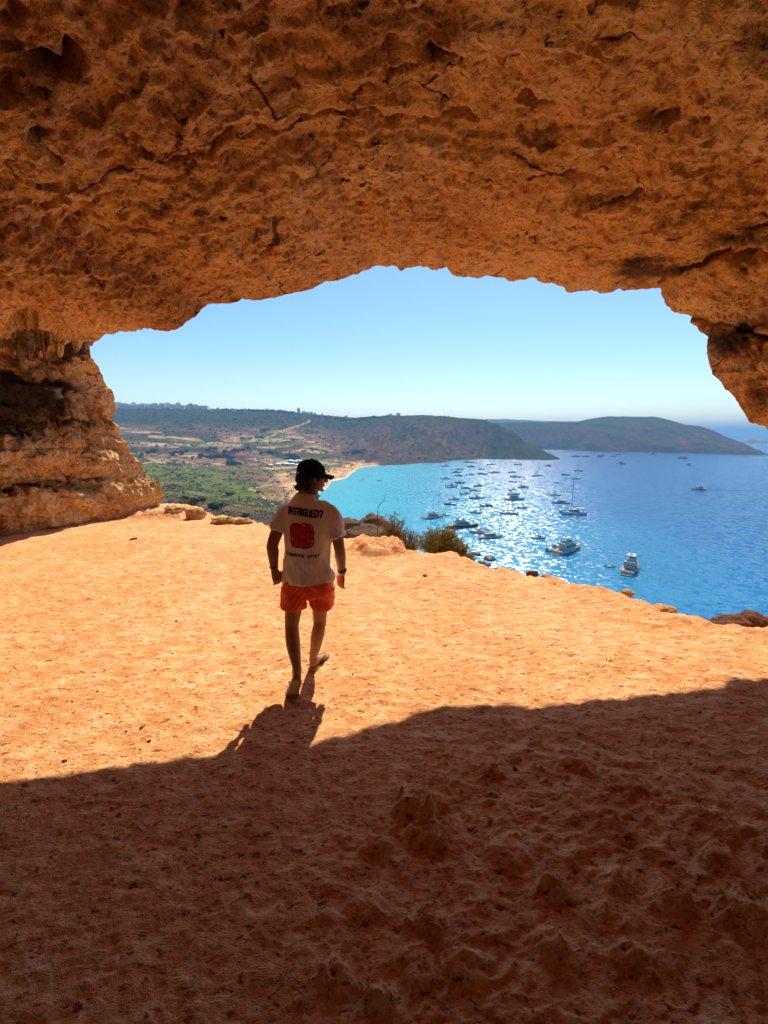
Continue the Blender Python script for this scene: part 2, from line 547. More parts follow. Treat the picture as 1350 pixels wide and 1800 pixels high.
# black weathering streaks, and shade painted dark over hollows and crevices (photo px, radii, strength)
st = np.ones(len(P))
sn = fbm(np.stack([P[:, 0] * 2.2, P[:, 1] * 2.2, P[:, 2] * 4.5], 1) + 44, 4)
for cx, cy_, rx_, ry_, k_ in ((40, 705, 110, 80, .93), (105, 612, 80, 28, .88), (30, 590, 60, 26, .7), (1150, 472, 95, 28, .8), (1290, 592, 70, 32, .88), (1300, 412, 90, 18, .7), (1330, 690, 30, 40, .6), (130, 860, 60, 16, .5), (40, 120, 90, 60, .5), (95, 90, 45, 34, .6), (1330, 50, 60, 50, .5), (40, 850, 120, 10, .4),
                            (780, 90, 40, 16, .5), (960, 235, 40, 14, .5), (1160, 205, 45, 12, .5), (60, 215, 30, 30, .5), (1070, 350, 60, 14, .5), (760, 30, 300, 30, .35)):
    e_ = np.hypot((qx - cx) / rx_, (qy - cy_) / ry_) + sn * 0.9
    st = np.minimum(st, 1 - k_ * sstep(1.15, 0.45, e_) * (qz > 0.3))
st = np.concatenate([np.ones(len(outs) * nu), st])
cave = grid_obj('cave', G2, M_cave, colors={'stain_shade': np.stack([st, st * 0.5 + 0.5 * st ** 1.1, st], 1)})
tag(cave, kind='structure', label='rough orange limestone roof and walls of the sea cave')

# ================================================================ CAVE FLOOR
BRINK = [(-500, 930), (-200, 915), (100, 895), (240, 884), (292, 886), (335, 893), (370, 903), (410, 909), (440, 912), (478, 927), (520, 934), (600, 946), (640, 944),
         (690, 954), (716, 968), (740, 972), (800, 974), (832, 988), (870, 998), (930, 1008), (1000, 1022), (1090, 1039), (1140, 1057), (1190, 1081), (1250, 1097), (1350, 1102), (1500, 1110), (1800, 1140)]
bw = np.array([at_z(a, b, 0.0) for a, b in BRINK])
b_az = np.arctan2(bw[:, 0], bw[:, 1])
b_r = np.hypot(bw[:, 0], bw[:, 1])
NA, NR = 640, 560
az = np.radians(np.linspace(-72, 72, NA))
rr = np.concatenate([np.linspace(0.2, 0.75, 20)[:-1], np.exp(np.linspace(np.log(0.75), np.log(12.5), NR - 60)), np.exp(np.linspace(np.log(12.6), np.log(30), 41))])
AZ, RR = np.meshgrid(az, rr, indexing='ij')
fx, fy = (RR * np.sin(AZ)).ravel(), (RR * np.cos(AZ)).ravel()

def floor_height(fx, fy, detail=True):
    P0 = np.stack([fx, fy, 0 * fx], 1)
    r = np.hypot(fx, fy)
    azm = np.arctan2(fx, fy)
    z = 0.05 * fbm(P0 * 0.45 + 2, 3) * sstep(0.5, 3, r)
    # rough, trampled bedrock on the right of the foreground
    zone = sstep(-0.5, 1.2, fx + 0.45 * (2.6 - fy)) * sstep(3.4, 1.5, fy)
    zone2 = 0.25 + 0.75 * zone
    wv = np.stack([fbm(P0 * 2.5 + 7, 3), fbm(P0 * 2.5 + 33, 3), 0 * fx], 1) * 0.22
    Q = P0 + wv
    rot = np.stack([Q[:, 0] * 0.82 + Q[:, 1] * 0.57, -Q[:, 0] * 0.57 + Q[:, 1] * 0.82, 0 * fx], 1)
    d1, c1 = worley(rot * np.array([5.6, 9.6, 1]))
    d2, c2 = worley(rot * np.array([13, 20, 1]) + 5)
    z = z + zone * (0.020 * sstep(0.5, 0.05, d1) * np.clip(c1 * 1.5 - 0.35, 0, 1) + 0.018 * sstep(0.55, 0.05, d2) * (c2 > 0.4))
    z = z + zone2 * 0.05 * fbm(Q * 3.2 + 15, 4) + zone2 * 0.020 * fbm(Q * 10, 4)
    if detail:
        z = z + 0.016 * fbm(P0 * np.array([7, 12, 1]) + 77, 4) + 0.010 * fbm(P0 * np.array([20, 34, 1]) + 3, 3)
        dq, cq = worley((P0 + wv * 0.3) * np.array([15, 26, 1]))
        z = z + 0.006 * (cq - 0.5) * (0.4 + zone)
    knob = ridged(P0 * np.array([9, 14, 1]) + 21, 3)
    # single knobs of rock standing out of the floor (photo px, width m, height m)
    for px, py, wd_, hh in ((860, 1352, 0.10, 0.075), (735, 1415, 0.16, 0.11), (755, 1462, 0.13, 0.08), (905, 1490, 0.12, 0.05), (980, 1565, 0.085, 0.10), (960, 1655, 0.09, 0.07), (1090, 1555, 0.07, 0.05),
                            (660, 1480, 0.10, 0.05), (755, 1610, 0.09, 0.06), (830, 1690, 0.09, 0.07), (735, 1690, 0.1, 0.05), (580, 1720, 0.08, 0.06), (665, 1755, 0.06, 0.06), (1110, 1680, 0.1, 0.06), (1300, 1600, 0.13, 0.08),
                            (1190, 1570, 0.09, 0.06), (1010, 1330, 0.12, 0.04), (1100, 1370, 0.16, 0.04), (1060, 1430, 0.1, 0.045), (1270, 1500, 0.11, 0.05), (1250, 1440, 0.16, 0.04), (640, 1590, 0.1, 0.04)):
        c = at_z(px, py, 0.03)
        q = np.hypot((fx - c[0]) + 0.25 * wv[:, 0], (fy - c[1]) * 1.2 + 0.25 * wv[:, 1]) / wd_
        z = z + hh * (0.35 + 0.65 * knob) * sstep(1.05, 0.35, q + 0.55 * fbm(P0 * 13 + 50, 3))
    # rock lip to the right of the man, just before the drop
    c = at_z(665, 955, 0.1)
    q = np.hypot((fx - c[0]) / 0.62, (fy - c[1]) / 0.5) + 0.35 * fbm(P0 * 3.5 + 8, 3)
    z = z + sstep(1.0, 0.6, q) * (0.10 + 0.13 * ridged(P0 * np.array([3.0, 5.0, 1]) + 6, 3) + 0.05 * fbm(P0 * 12, 3) - 0.03)
    c = at_z(292, 896, 0.1)
    q = np.hypot((fx - c[0]) / 1.2, (fy - c[1]) / 0.9) + 0.3 * fbm(P0 * 2.5 + 8, 3)
    z = z + sstep(1.0, 0.4, q) * (0.12 + 0.08 * ridged(P0 * 3.0 + 6, 3) + 0.03 * fbm(P0 * 12, 3))
    # the drop
    rb = np.interp(azm, b_az, b_r) * (1 + 0.012 * fbm(np.stack([azm * 9, 0 * azm, 0 * azm], 1), 3) + 0.01 * fbm(P0 * 2.2, 3))
    s = r - rb
    z = z + 0.05 * sstep(-0.5, -0.05, s) * fbm(P0 * 3 + 60, 3) * 2
    z = z - np.where(s > 0, 1.15 * s + 0.35 * np.minimum(s, 0.5) + 0.3 * fbm(P0 * 1.3, 3) * np.minimum(s, 2), 0)
    return z

fz = floor_height(fx, fy)
FG = np.stack([fx, fy, fz], 1).reshape(NA, NR, 3) if len(rr) == NR else np.stack([fx, fy, fz], 1).reshape(NA, len(rr), 3)

M_floor, nt, N, L, B = new_mat('cave_floor_sandstone')
tc = N.new('ShaderNodeTexCoord')
v = tc.outputs['Object']
vs = map_node(N, L, v, (1.0, 1.9, 1.0), (0, 0, radians(-8)))
n1 = noise_node(N, L, v, 0.8, 6, 0.6, 0.4)
n2 = noise_node(N, L, vs, 7.0, 7, 0.72, 0.25)
n3 = noise_node(N, L, vs, 34.0, 4, 0.7)
n5 = noise_node(N, L, vs, 16.0, 5, 0.6, 0.3)
n6 = noise_node(N, L, vs, 2.6, 6, 0.7, 0.5)
c1 = ramp_node(N, L, n1, [(0.40, (0.60, 0.24, 0.09)), (0.5, (0.74, 0.36, 0.15)), (0.60, (0.84, 0.49, 0.25))])
c2 = ramp_node(N, L, n2, [(0.35, (0.44, 0.14, 0.045)), (0.47, (0.72, 0.32, 0.12)), (0.56, (0.82, 0.44, 0.19)), (0.65, (0.94, 0.66, 0.38))])
c3 = ramp_node(N, L, n6, [(0.40, (0.50, 0.18, 0.06)), (0.5, (0.73, 0.35, 0.145)), (0.60, (0.90, 0.57, 0.31))])
c = mix_node(N, L, 0.5, mix_node(N, L, 0.5, c1, c3), c2)
c = mix_node(N, L, 0.8, c, ramp_node(N, L, n3, [(0.32, (0.42, 0.32, 0.26)), (0.46, (1, 1, 1))]), 'MULTIPLY')
c = mix_node(N, L, 0.8, c, ramp_node(N, L, n5, [(0.35, (0.22, 0.12, 0.08)), (0.41, (1, 1, 1))]), 'MULTIPLY')
L.new(c, B.inputs['Base Color'])
B.inputs['Roughness'].default_value = 0.95
B.inputs['Specular IOR Level'].default_value = 0.12
h = math_node(N, L, 'ADD', n2, math_node(N, L, 'MULTIPLY', n3, 0.4))
L.new(bump_node(N, L, h, 0.7, 0.05), B.inputs['Normal'])
floor = grid_obj('cave_floor', FG, M_floor, flip=True)
tag(floor, kind='structure', label='trampled orange sandstone floor of the cave')
# the floor behind the photographer
az2 = np.radians(np.linspace(72, 288, 60))
r2 = np.concatenate([[0.0], np.linspace(0.2, 9, 40)])
A2, R2 = np.meshgrid(az2, r2, indexing='ij')
bx_, by_ = (R2 * np.sin(A2)), (R2 * np.cos(A2))
bz_ = 0.03 * fbm(np.stack([bx_.ravel() * 2, by_.ravel() * 2, 0 * bx_.ravel()], 1), 3).reshape(bx_.shape) * sstep(0.3, 1, R2)
rear = grid_obj('cave_floor_rear', np.stack([bx_, by_, bz_], -1), M_floor, flip=True)
tag(rear, kind='structure', label='sandstone floor behind the photographer')
# ================================================================ SEA, VALLEY AND HEADLANDS
def polar_profile(cols, lo, hi, n_az, n_d, px_lo, px_hi, smooth=3):
    """heights over azimuth and distance from survey points: {photo x: [(distance, height or ('p', photo y))]}"""
    pxs = sorted(cols)
    d = np.exp(np.linspace(np.log(lo), np.log(hi), n_d))
    azs = np.linspace(atan((px_lo - 675) / FPX / cos(PITCH)), atan((px_hi - 675) / FPX / cos(PITCH)), n_az)
    prof, caz = [], []
    for p in pxs:
        dd, zz = [], []
        for dist, hgt in cols[p]:
            dd.append(dist)
            zz.append(at_d(p, hgt[1], dist)[2] if isinstance(hgt, tuple) else hgt)
        prof.append(np.interp(d, dd, zz))
        r = ray(p, 800)
        caz.append(atan2(r[0], r[1]))
    prof = np.array(prof)
    Z = np.array([np.interp(azs, caz, prof[:, k]) for k in range(n_d)]).T
    for _ in range(smooth):
        Z[1:-1] = (Z[:-2] + 2 * Z[1:-1] + Z[2:]) / 4
        Z[:, 1:-1] = (Z[:, :-2] + 2 * Z[:, 1:-1] + Z[:, 2:]) / 4
    A, D = np.meshgrid(azs, d, indexing='ij')
    return A, D, Z

p = lambda y: ('p', y)
VALLEY = {
    -260: [(10, -9), (60, -26), (140, -36), (300, -42), (560, -50), (780, p(800)), (1000, p(775)), (1250, p(752)), (1500, p(733)), (1750, p(717)), (2000, 100), (2600, 60)],
    205: [(10, -9), (60, -26), (140, -36), (300, p(868)), (560, p(832)), (780, p(800)), (1000, p(775)), (1250, p(752)), (1500, p(733)), (1750, p(716)), (2000, 100), (2600, 60)],
    300: [(10, -9), (60, -24), (180, p(891)), (350, p(860)), (600, p(830)), (800, p(808)), (1000, p(780)), (1250, p(754)), (1500, p(733)), (1750, p(717)), (2000, 100), (2600, 60)],
    400: [(10, -9), (60, -22), (140, p(916)), (300, p(880)), (470, p(852)), (760, p(822)), (900, p(800)), (1080, p(777)), (1300, p(752)), (1500, p(733)), (1700, p(719)), (2000, 95), (2600, 50)],
    480: [(10, -9), (60, -28), (200, p(906)), (380, p(882)), (480, p(862)), (640, p(838)), (850, p(816)), (960, p(796)), (1150, p(770)), (1350, p(746)), (1500, p(731)), (1620, p(722)), (2000, 85), (2600, 40)],
    530: [(10, -9), (60, -34), (200, -56), (385, -64.5), (440, -65.5), (520, -64.5), (640, -63), (850, p(816)), (960, p(796)), (1150, p(770)), (1350, p(746)), (1500, p(733)), (1600, p(725)), (2000, 75), (2600, 40)],
    560: [(10, -9), (60, -40), (120, -66), (300, -72), (470, -70), (500, -67.6), (540, -65.5), (640, -64), (820, p(817)), (950, p(799)), (1150, p(774)), (1350, p(750)), (1500, p(736)), (1600, p(728)), (2000, 70), (2600, 40)],
    600: [(10, -9), (60, -42), (120, -70), (300, -75), (600, -71), (627, -68.2), (650, -66.6), (730, -64.8), (830, p(816)), (950, p(805)), (1080, p(790)), (1250, p(770)), (1400, p(751)), (1530, p(737)), (1600, p(732)), (2000, 60), (2600, 40)],
    640: [(10, -9), (60, -42), (120, -70), (300, -77), (830, -71), (862, -68.2), (890, -66.3), (935, -63.6), (970, p(807)), (1050, p(791)), (1200, p(771)), (1330, p(751)), (1450, p(739)), (1520, p(733)), (2000, 50), (2600, 40)],
    690: [(10, -9), (60, -42), (120, -70), (300, -77), (885, -71), (915, -67.5), (935, -62), (1000, p(801)), (1100, p(781)), (1200, p(761)), (1290, p(746)), (1370, p(735)), (1450, p(730)), (1700, 66), (2000, 40), (2600, 20)],
    740: [(10, -9), (60, -42), (120, -70), (300, -77), (945, -72), (975, -67.8), (985, -62), (1050, p(796)), (1140, p(771)), (1220, p(751)), (1290, p(736)), (1360, p(729)), (1650, 62), (2000, 20), (2600, -10)],
    800: [(10, -9), (60, -42), (120, -70), (300, -77), (1065, -72), (1097, -67.8), (1104, -62), (1170, p(791)), (1260, p(766)), (1330, p(746)), (1390, p(734)), (1430, p(732)), (1600, 50), (1800, 0), (2600, -72)],
    850: [(10, -9), (60, -42), (120, -70), (300, -77), (1140, -72), (1170, -67.8), (1176, -61), (1230, p(791)), (1300, p(765)), (1350, p(745)), (1390, p(738)), (1430, 44), (1560, 0), (1750, -60), (2600, -75)],
    870: [(10, -9), (60, -42), (120, -70), (300, -77), (1140, -72), (1165, -67.8), (1171, -61), (1220, p(791)), (1290, p(763)), (1335, p(745)), (1360, p(741)), (1400, 25), (1520, -20), (1700, -74), (2600, -75)],
    900: [(10, -9), (60, -42), (120, -70), (300, -77), (1130, -72), (1160, -67.8), (1166, -61), (1200, p(795)), (1260, p(774)), (1310, p(757)), (1345, 0), (1450, -50), (1550, -75), (2600, -75)],
    950: [(10, -9), (60, -42), (120, -70), (300, -77), (1140, -73), (1168, -67.8), (1174, -62), (1200, p(793)), (1232, p(783)), (1280, -44), (1340, -70), (1400, -76), (2600, -76)],
    985: [(10, -9), (60, -42), (120, -70), (300, -77), (1195, -74), (1216, -68.2), (1222, -65), (1240, -65), (1258, -69), (1290, -76), (2600, -76)],
    1000: [(10, -9), (60, -40), (120, -70), (300, -77), (1200, -77), (2600, -77)],
    1400: [(10, -9), (60, -34), (110, -62), (160, -76), (1200, -77), (2600, -77)],
}
A, D, Z = polar_profile(VALLEY, 8.5, 2600, 560, 460, -260, 1420, 3)
vx, vy = (D * np.sin(A)).ravel(), (D * np.cos(A)).ravel()
vz = Z.ravel()
Pv = np.stack([vx, vy, 0 * vx], 1)
vpx, vpy, _ = project(np.stack([vx, vy, vz], 1))
asl = vz - SEA_Z
dv = D.ravel()
land = sstep(0.5, 6, asl)
steep = sstep(560, 700, vpx) * sstep(850, 1000, dv)           # gullied slopes of the headland
g = ridged(np.stack([vx * 0.010, vy * 0.004, 0 * vx], 1) + 4, 3) - 0.6
vz = vz + land * (fbm(Pv * 0.012, 4) * 5.0 * sstep(60, 500, dv) + steep * g * 24 * sstep(0, 40, asl) * sstep(150, 70, asl))
vz = vz + sstep(0.5, 3, asl) * 1.0 * fbm(Pv * 0.09, 3) * sstep(30, 200, dv)
# terraced fields: low steps along contour lines
ter = sstep(700, 850, dv) * sstep(1500, 1250, dv) * sstep(1.0, 8, asl)
tt = vz / 5.0 + 0.6 * fbm(Pv * 0.006 + 9, 2)
fr = tt - np.floor(tt)
vz = vz + ter * 5.0 * (sstep(0.65, 1.0, fr) - fr) * 0.55
near = sstep(60, 15, dv)
vz = vz + near * fbm(np.stack([vx, vy, 0 * vx], 1) * 0.5, 4) * 1.2

# what grows there
def C(r, g, b): return np.array([r, g, b])
nA = fbm(Pv * 0.006 + 2, 4)
nB = fbm(Pv * 0.02 + 30, 4)
nC = fbm(Pv * np.array([0.05, 0.05, 1]) + 12, 4)
nD = fbm(Pv * 0.16 + 52, 3)
col = np.zeros((len(vx), 3))
earth = C(0.22, 0.13, 0.072)
straw = C(0.38, 0.26, 0.13)
grass = C(0.105, 0.13, 0.028)
scrub = C(0.026, 0.036, 0.018)
heath = C(0.095, 0.050, 0.040)
def lay_on(mask, c):
    global col
    m = np.clip(mask, 0, 1)[:, None]
    col = col * (1 - m) + c * m
col[:] = earth * 0.75
# valley floor: green fields near, brown banks between
lay_on(sstep(150, 260, dv) * sstep(900, 780, dv) * sstep(-0.25, 0.05, nA + 0.5 * nB), grass)
lay_on(sstep(150, 260, dv) * sstep(900, 780, dv) * sstep(0.05, 0.35, nB + 0.3 * nC) * 0.8, grass * 0.75 + straw * 0.12)
lay_on(sstep(420, 150, dv) * sstep(-0.3, 0.2, nB), heath * 1.15)
# parcels of field
rotf = np.stack([vx * 0.9 + vy * 0.3, -vx * 0.3 + vy * 0.95, 0 * vx], 1)
wd_, wc_ = worley(rotf * np.array([1 / 85, 1 / 42, 1]) + np.stack([nB * 0.12, nB * 0.12, 0 * nB], 1))
fields = sstep(640, 760, dv) * sstep(1330, 1180, dv) * sstep(640, 560, vpx)
fc = np.where(wc_[:, None] < 0.30, straw[None], np.where(wc_[:, None] < 0.55, (earth * 1.0)[None], np.where(wc_[:, None] < 0.75, (grass * 0.9)[None], (heath * 1.1)[None])))
m = fields[:, None]
col = col * (1 - m) + fc * m
lay_on(fields * sstep(0.62, 0.75, wd_), scrub * 1.5)
# headland slopes: purple-brown heath with scrub and pale scars
hl = sstep(545, 640, vpx) * sstep(840, 930, dv)
lay_on(hl, heath * 1.05)
lay_on(hl * sstep(0.08, 0.3, nC + 0.4 * nB), earth * 0.8)
lay_on(hl * sstep(0.0, 0.25, nB + 0.5 * nA - 0.1) * 0.85, scrub * 1.6)
lay_on(hl * sstep(-0.05, -0.30, g) * 0.8, scrub * 1.2)
tl = vz / 6.5 + 0.5 * nB
tl = tl - np.floor(tl)
lay_on(hl * sstep(0.28, 0.12, tl) * sstep(-0.25, 0.1, nA + 0.5 * nC) * 0.8, scrub * 1.1)
lay_on(hl * sstep(0.30, 0.40, tl) * sstep(0.55, 0.45, tl) * sstep(0.0, 0.3, nB) * 0.7, earth * 1.2)
lay_on(sstep(845, 880, vpx) * sstep(900, 1000, dv) * 0.75, scrub * 1.15)  # flank turned from the sun: its shade painted in with the dark scrub colour
# wooded upper slopes under the town
up = sstep(1230, 1400, dv + 80 * nB) * sstep(40, 90, asl)
lay_on(up * 0.95, scrub * 1.15)
lay_on(up * sstep(0.1, 0.35, nC) * 0.6, heath * 0.95)
lay_on(up * sstep(0.3, 0.45, nB + 0.3 * nC) * 0.8, grass * 0.8)
# scrub speckle everywhere but the fields
lay_on((1 - 0.75 * fields) * sstep(0.10, 0.40, 0.5 * nD + 0.6 * nC + 0.4 * nB) * 0.85 * sstep(90, 160, dv), scrub)
lay_on(sstep(160, 100, dv) * sstep(-0.1, 0.2, nD), scrub * 1.3)
# bare dune behind the beach, and the sand
dune = sstep(505, 540, vpx) * 0 + sstep(440, 500, vpx) * sstep(600, 570, vpx) * sstep(380, 400, dv) * sstep(640, 560, dv)
lay_on(dune * 0.85, C(0.30, 0.175, 0.095))
lay_on(dune * sstep(0.1, 0.3, nD), heath)
sand_m = sstep(470, 500, vpx) * sstep(672, 655, vpx) * sstep(7.0, 4.4, vz - SEA_Z + nD * 1.2) * sstep(370, 390, dv) * sstep(960, 900, dv)
lay_on(sand_m, C(0.62, 0.36, 0.17))
lay_on(sand_m * sstep(0.9, 0.3, vz - SEA_Z), C(0.72, 0.58, 0.42))
# roads and tracks, as pale lines
def road(pts, wpx, c):
    pts = np.array(pts, float)
    best = np.full(len(vx), 1e9)
    for p0, p1 in zip(pts[:-1], pts[1:]):
        d = p1 - p0
        t = np.clip(((vpx - p0[0]) * d[0] + (vpy - p0[1]) * d[1]) / (d @ d), 0, 1)
        best = np.minimum(best, np.hypot(vpx - p0[0] - t * d[0], (vpy - p0[1] - t * d[1]) * 1.5))
    lay_on((1 - sstep(wpx * 0.6, wpx, best)) * (dv > 200), c)
road([(462, 770), (478, 765), (492, 757), (525, 748), (545, 740)], 2.2, straw * 1.1)
road([(438, 862), (455, 868), (470, 880), (486, 890)], 2.0, C(0.5, 0.3, 0.16))
road([(438, 862), (480, 852), (520, 845)], 1.8, C(0.42, 0.25, 0.13))
road([(604, 812), (622, 812), (640, 809)], 2.0, straw)
road([(575, 815), (590, 812), (592, 806)], 2.0, straw)
road([(300, 818), (360, 819), (440, 820)], 1.6, straw * 0.8)
road([(240, 815), (268, 812), (290, 813)], 2.4, straw)
col *= (1 + 0.22 * nD + 0.15 * nC)[:, None]
col = np.clip(col, 0.01, 0.9)
M_land, nt, N, L, B = new_mat('valley_ground')
va = N.new('ShaderNodeVertexColor')
va.layer_name = 'cover'
tc = N.new('ShaderNodeTexCoord')
nz = noise_node(N, L, tc.outputs['Object'], 0.35, 8, 0.7)
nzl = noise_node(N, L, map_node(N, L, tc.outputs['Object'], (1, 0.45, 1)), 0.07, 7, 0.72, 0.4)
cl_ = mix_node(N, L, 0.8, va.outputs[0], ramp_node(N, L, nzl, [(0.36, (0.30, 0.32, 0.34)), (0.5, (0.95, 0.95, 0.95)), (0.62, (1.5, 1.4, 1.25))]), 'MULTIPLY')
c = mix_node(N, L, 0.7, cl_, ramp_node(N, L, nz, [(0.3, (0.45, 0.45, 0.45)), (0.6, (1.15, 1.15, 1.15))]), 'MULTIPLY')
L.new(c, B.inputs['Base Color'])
B.inputs['Roughness'].default_value = 1.0
B.inputs['Specular IOR Level'].default_value = 0.05
L.new(bump_node(N, L, nz, 0.8, 1.2), B.inputs['Normal'])
VG = np.stack([vx, vy, vz], 1).reshape(A.shape[0], A.shape[1], 3)
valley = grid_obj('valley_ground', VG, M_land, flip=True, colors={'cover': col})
tag(valley, kind='structure', label='green and brown valley with a headland round the bay')
_az0, _az1, _ld0, _ld1 = A[0, 0], A[-1, 0], np.log(8.5), np.log(2600)
def ground_z(x, y):
    a_, d_ = atan2(x, y), math.hypot(x, y)
    i = min(max((a_ - _az0) / (_az1 - _az0), 0), 1) * (A.shape[0] - 1)
    j = min(max((math.log(d_) - _ld0) / (_ld1 - _ld0), 0), 1) * (A.shape[1] - 1)
    i0, j0 = min(int(i), A.shape[0] - 2), min(int(j), A.shape[1] - 2)
    fi, fj = i - i0, j - j0
    q = VG[:, :, 2]
    return float((q[i0, j0] * (1 - fj) + q[i0, j0 + 1] * fj) * (1 - fi) + (q[i0 + 1, j0] * (1 - fj) + q[i0 + 1, j0 + 1] * fj) * fi)
def on_ground(px, py, lo=120, hi=2300):
    """where the sight line of a photo pixel meets the valley"""
    r = ray(px, py)
    hh = math.hypot(r[0], r[1])
    for d_ in np.exp(np.linspace(np.log(lo), np.log(hi), 500)):
        q = np.array([0, 0, CAM_Z]) + r * (d_ / hh)
        if q[2] <= ground_z(q[0], q[1]):
            return Vector((q[0], q[1], ground_z(q[0], q[1])))
    return None

# far headland across the bay mouth
SK = [(820, 748), (870, 743), (960, 742), (1010, 741), (1035, 735), (1060, 732), (1140, 732), (1170, 738), (1200, 747), (1225, 751), (1260, 766), (1290, 778), (1315, 787)]
HEAD = {780: [(1500, -70), (2300, -70)]}
for sx, sy in SK:
    sh = 1790 if sx > 1010 else 1900
    HEAD[sx] = [(1500, -80), (sh - 30, -72), (sh, -67.5), (sh + 8, -58)] + [(sh + (2150 - sh) * e, p(788 + (sy - 788) * e ** 0.8)) for e in (0.2, 0.45, 0.7, 0.88, 1.0)] + [(2300, at_d(sx, sy, 2150)[2] - 2), (2500, at_d(sx, sy, 2150)[2] - 45)]
HEAD[1352] = [(1500, -80), (1780, -71), (1800, -66), (1835, -66), (1850, -71), (2500, -80)]
HEAD[1400] = [(1500, -80), (2500, -80)]
A2, D2, Z2 = polar_profile(HEAD, 1550, 2500, 300, 150, 790, 1400, 2)
hx, hy, hz = (D2 * np.sin(A2)).ravel(), (D2 * np.cos(A2)).ravel(), Z2.ravel()
Ph = np.stack([hx, hy, 0 * hx], 1)
ha = hz - SEA_Z
g2 = ridged(np.stack([hx * 0.007, hy * 0.004, 0 * hx], 1) + 14, 3) - 0.6
hz = hz + sstep(1, 20, ha) * (fbm(Ph * 0.01, 4) * 5 + g2 * 22 * sstep(130, 60, ha))
nB2, nC2 = fbm(Ph * 0.012 + 3, 4), fbm(Ph * 0.05 + 3, 4)
hc = np.zeros((len(hx), 3)) + heath * 0.75
for mm, cc in ((sstep(0, 0.3, nB2), scrub * 1.6), (sstep(0.1, 0.3, nC2) * 0.7, earth * 0.7), (sstep(0.15, 0.3, nC2 + nB2) * 0.8, scrub * 1.2), (sstep(95, 120, ha), scrub * 1.7)):
    hc = hc * (1 - mm[:, None]) + cc * mm[:, None]
headland = grid_obj('far_headland', np.stack([hx, hy, hz], 1).reshape(*A2.shape, 3), M_land, flip=True, colors={'cover': np.clip(hc, 0.01, 1)})
tag(headland, kind='structure', label='flat-topped dark headland across the bay mouth')
# pale ridge far behind, with a church on it; low island on the horizon
RID = {700: [(3300, -70), (4500, -70)]}
for sx, sy in ((760, 752), (800, 741), (860, 737), (900, 737.5), (940, 740), (1000, 741), (1050, 746), (1100, 752)):
    RID[sx] = [(3300, -70), (3500, p(760)), (3900, p(sy)), (4100, p(sy)), (4500, -20)]
A3, D3, Z3 = polar_profile(RID, 3300, 4500, 160, 50, 700, 1110, 2)
rx, ry, rz = (D3 * np.sin(A3)).ravel(), (D3 * np.cos(A3)).ravel(), Z3.ravel()
rz = rz + 8 * fbm(np.stack([rx, ry, 0 * rx], 1) * 0.006, 4) * sstep(-60, 0, rz)
ridge = grid_obj('far_ridge', np.stack([rx, ry, rz], 1).reshape(*A3.shape, 3), M_land, flip=True, colors={'cover': np.zeros((len(rx), 3)) + scrub * 1.5 + earth * 0.2})
tag(ridge, kind='structure', label='pale far ridge behind the headland')
ISL = {1285: [(3600, -75), (4400, -75)], 1305: [(3600, -75), (3800, -68), (3900, -60), (4300, -66), (4400, -75)], 1318: [(3600, -75), (3800, -67), (3900, -42), (4300, -50), (4400, -75)],
       1330: [(3600, -75), (3800, -67), (3900, -52), (4300, -60), (4400, -75)], 1400: [(3600, -75), (3800, -67), (3900, -54), (4300, -60), (4400, -75)], 1440: [(3600, -75), (4400, -75)]}
A4, D4, Z4 = polar_profile(ISL, 3600, 4400, 120, 40, 1285, 1440, 1)
ix, iy, iz = (D4 * np.sin(A4)).ravel(), (D4 * np.cos(A4)).ravel(), Z4.ravel()
iz = iz + 4 * fbm(np.stack([ix, iy, 0 * ix], 1) * 0.012, 3) * sstep(-69, -60, iz)
island = grid_obj('low_island', np.stack([ix, iy, iz], 1).reshape(*A4.shape, 3), M_land, flip=True, colors={'cover': np.zeros((len(ix), 3)) + earth * 0.7})
tag(island, kind='structure', label='low rocky island on the horizon')

# ---------------------------------------------------------------- the sea
M_sea, nt, N, L, B = new_mat('sea_water')
tc = N.new('ShaderNodeTexCoord')
v = tc.outputs['Object']
sep = N.new('ShaderNodeSeparateXYZ')
L.new(v, sep.inputs[0])
# water colour: turquoise over the sand of the bay, deep blue outside
nd = noise_node(N, L, v, 0.006, 5, 0.6, 0.5)
dep = math_node(N, L, 'ADD', math_node(N, L, 'MULTIPLY', sep.outputs[0], 0.0022), math_node(N, L, 'MULTIPLY', nd, 0.5))
dep = math_node(N, L, 'SUBTRACT', dep, math_node(N, L, 'MULTIPLY', sep.outputs[1], 0.00030))
c = ramp_node(N, L, dep, [(0.06, (0.045, 0.40, 0.50)), (0.30, (0.014, 0.24, 0.41)), (0.58, (0.003, 0.12, 0.31)), (0.95, (0.001, 0.075, 0.23))])
L.new(c, B.inputs['Base Color'])
B.inputs['Roughness'].default_value = 0.22
B.inputs['IOR'].default_value = 1.52
B.inputs['Specular IOR Level'].default_value = 0.5
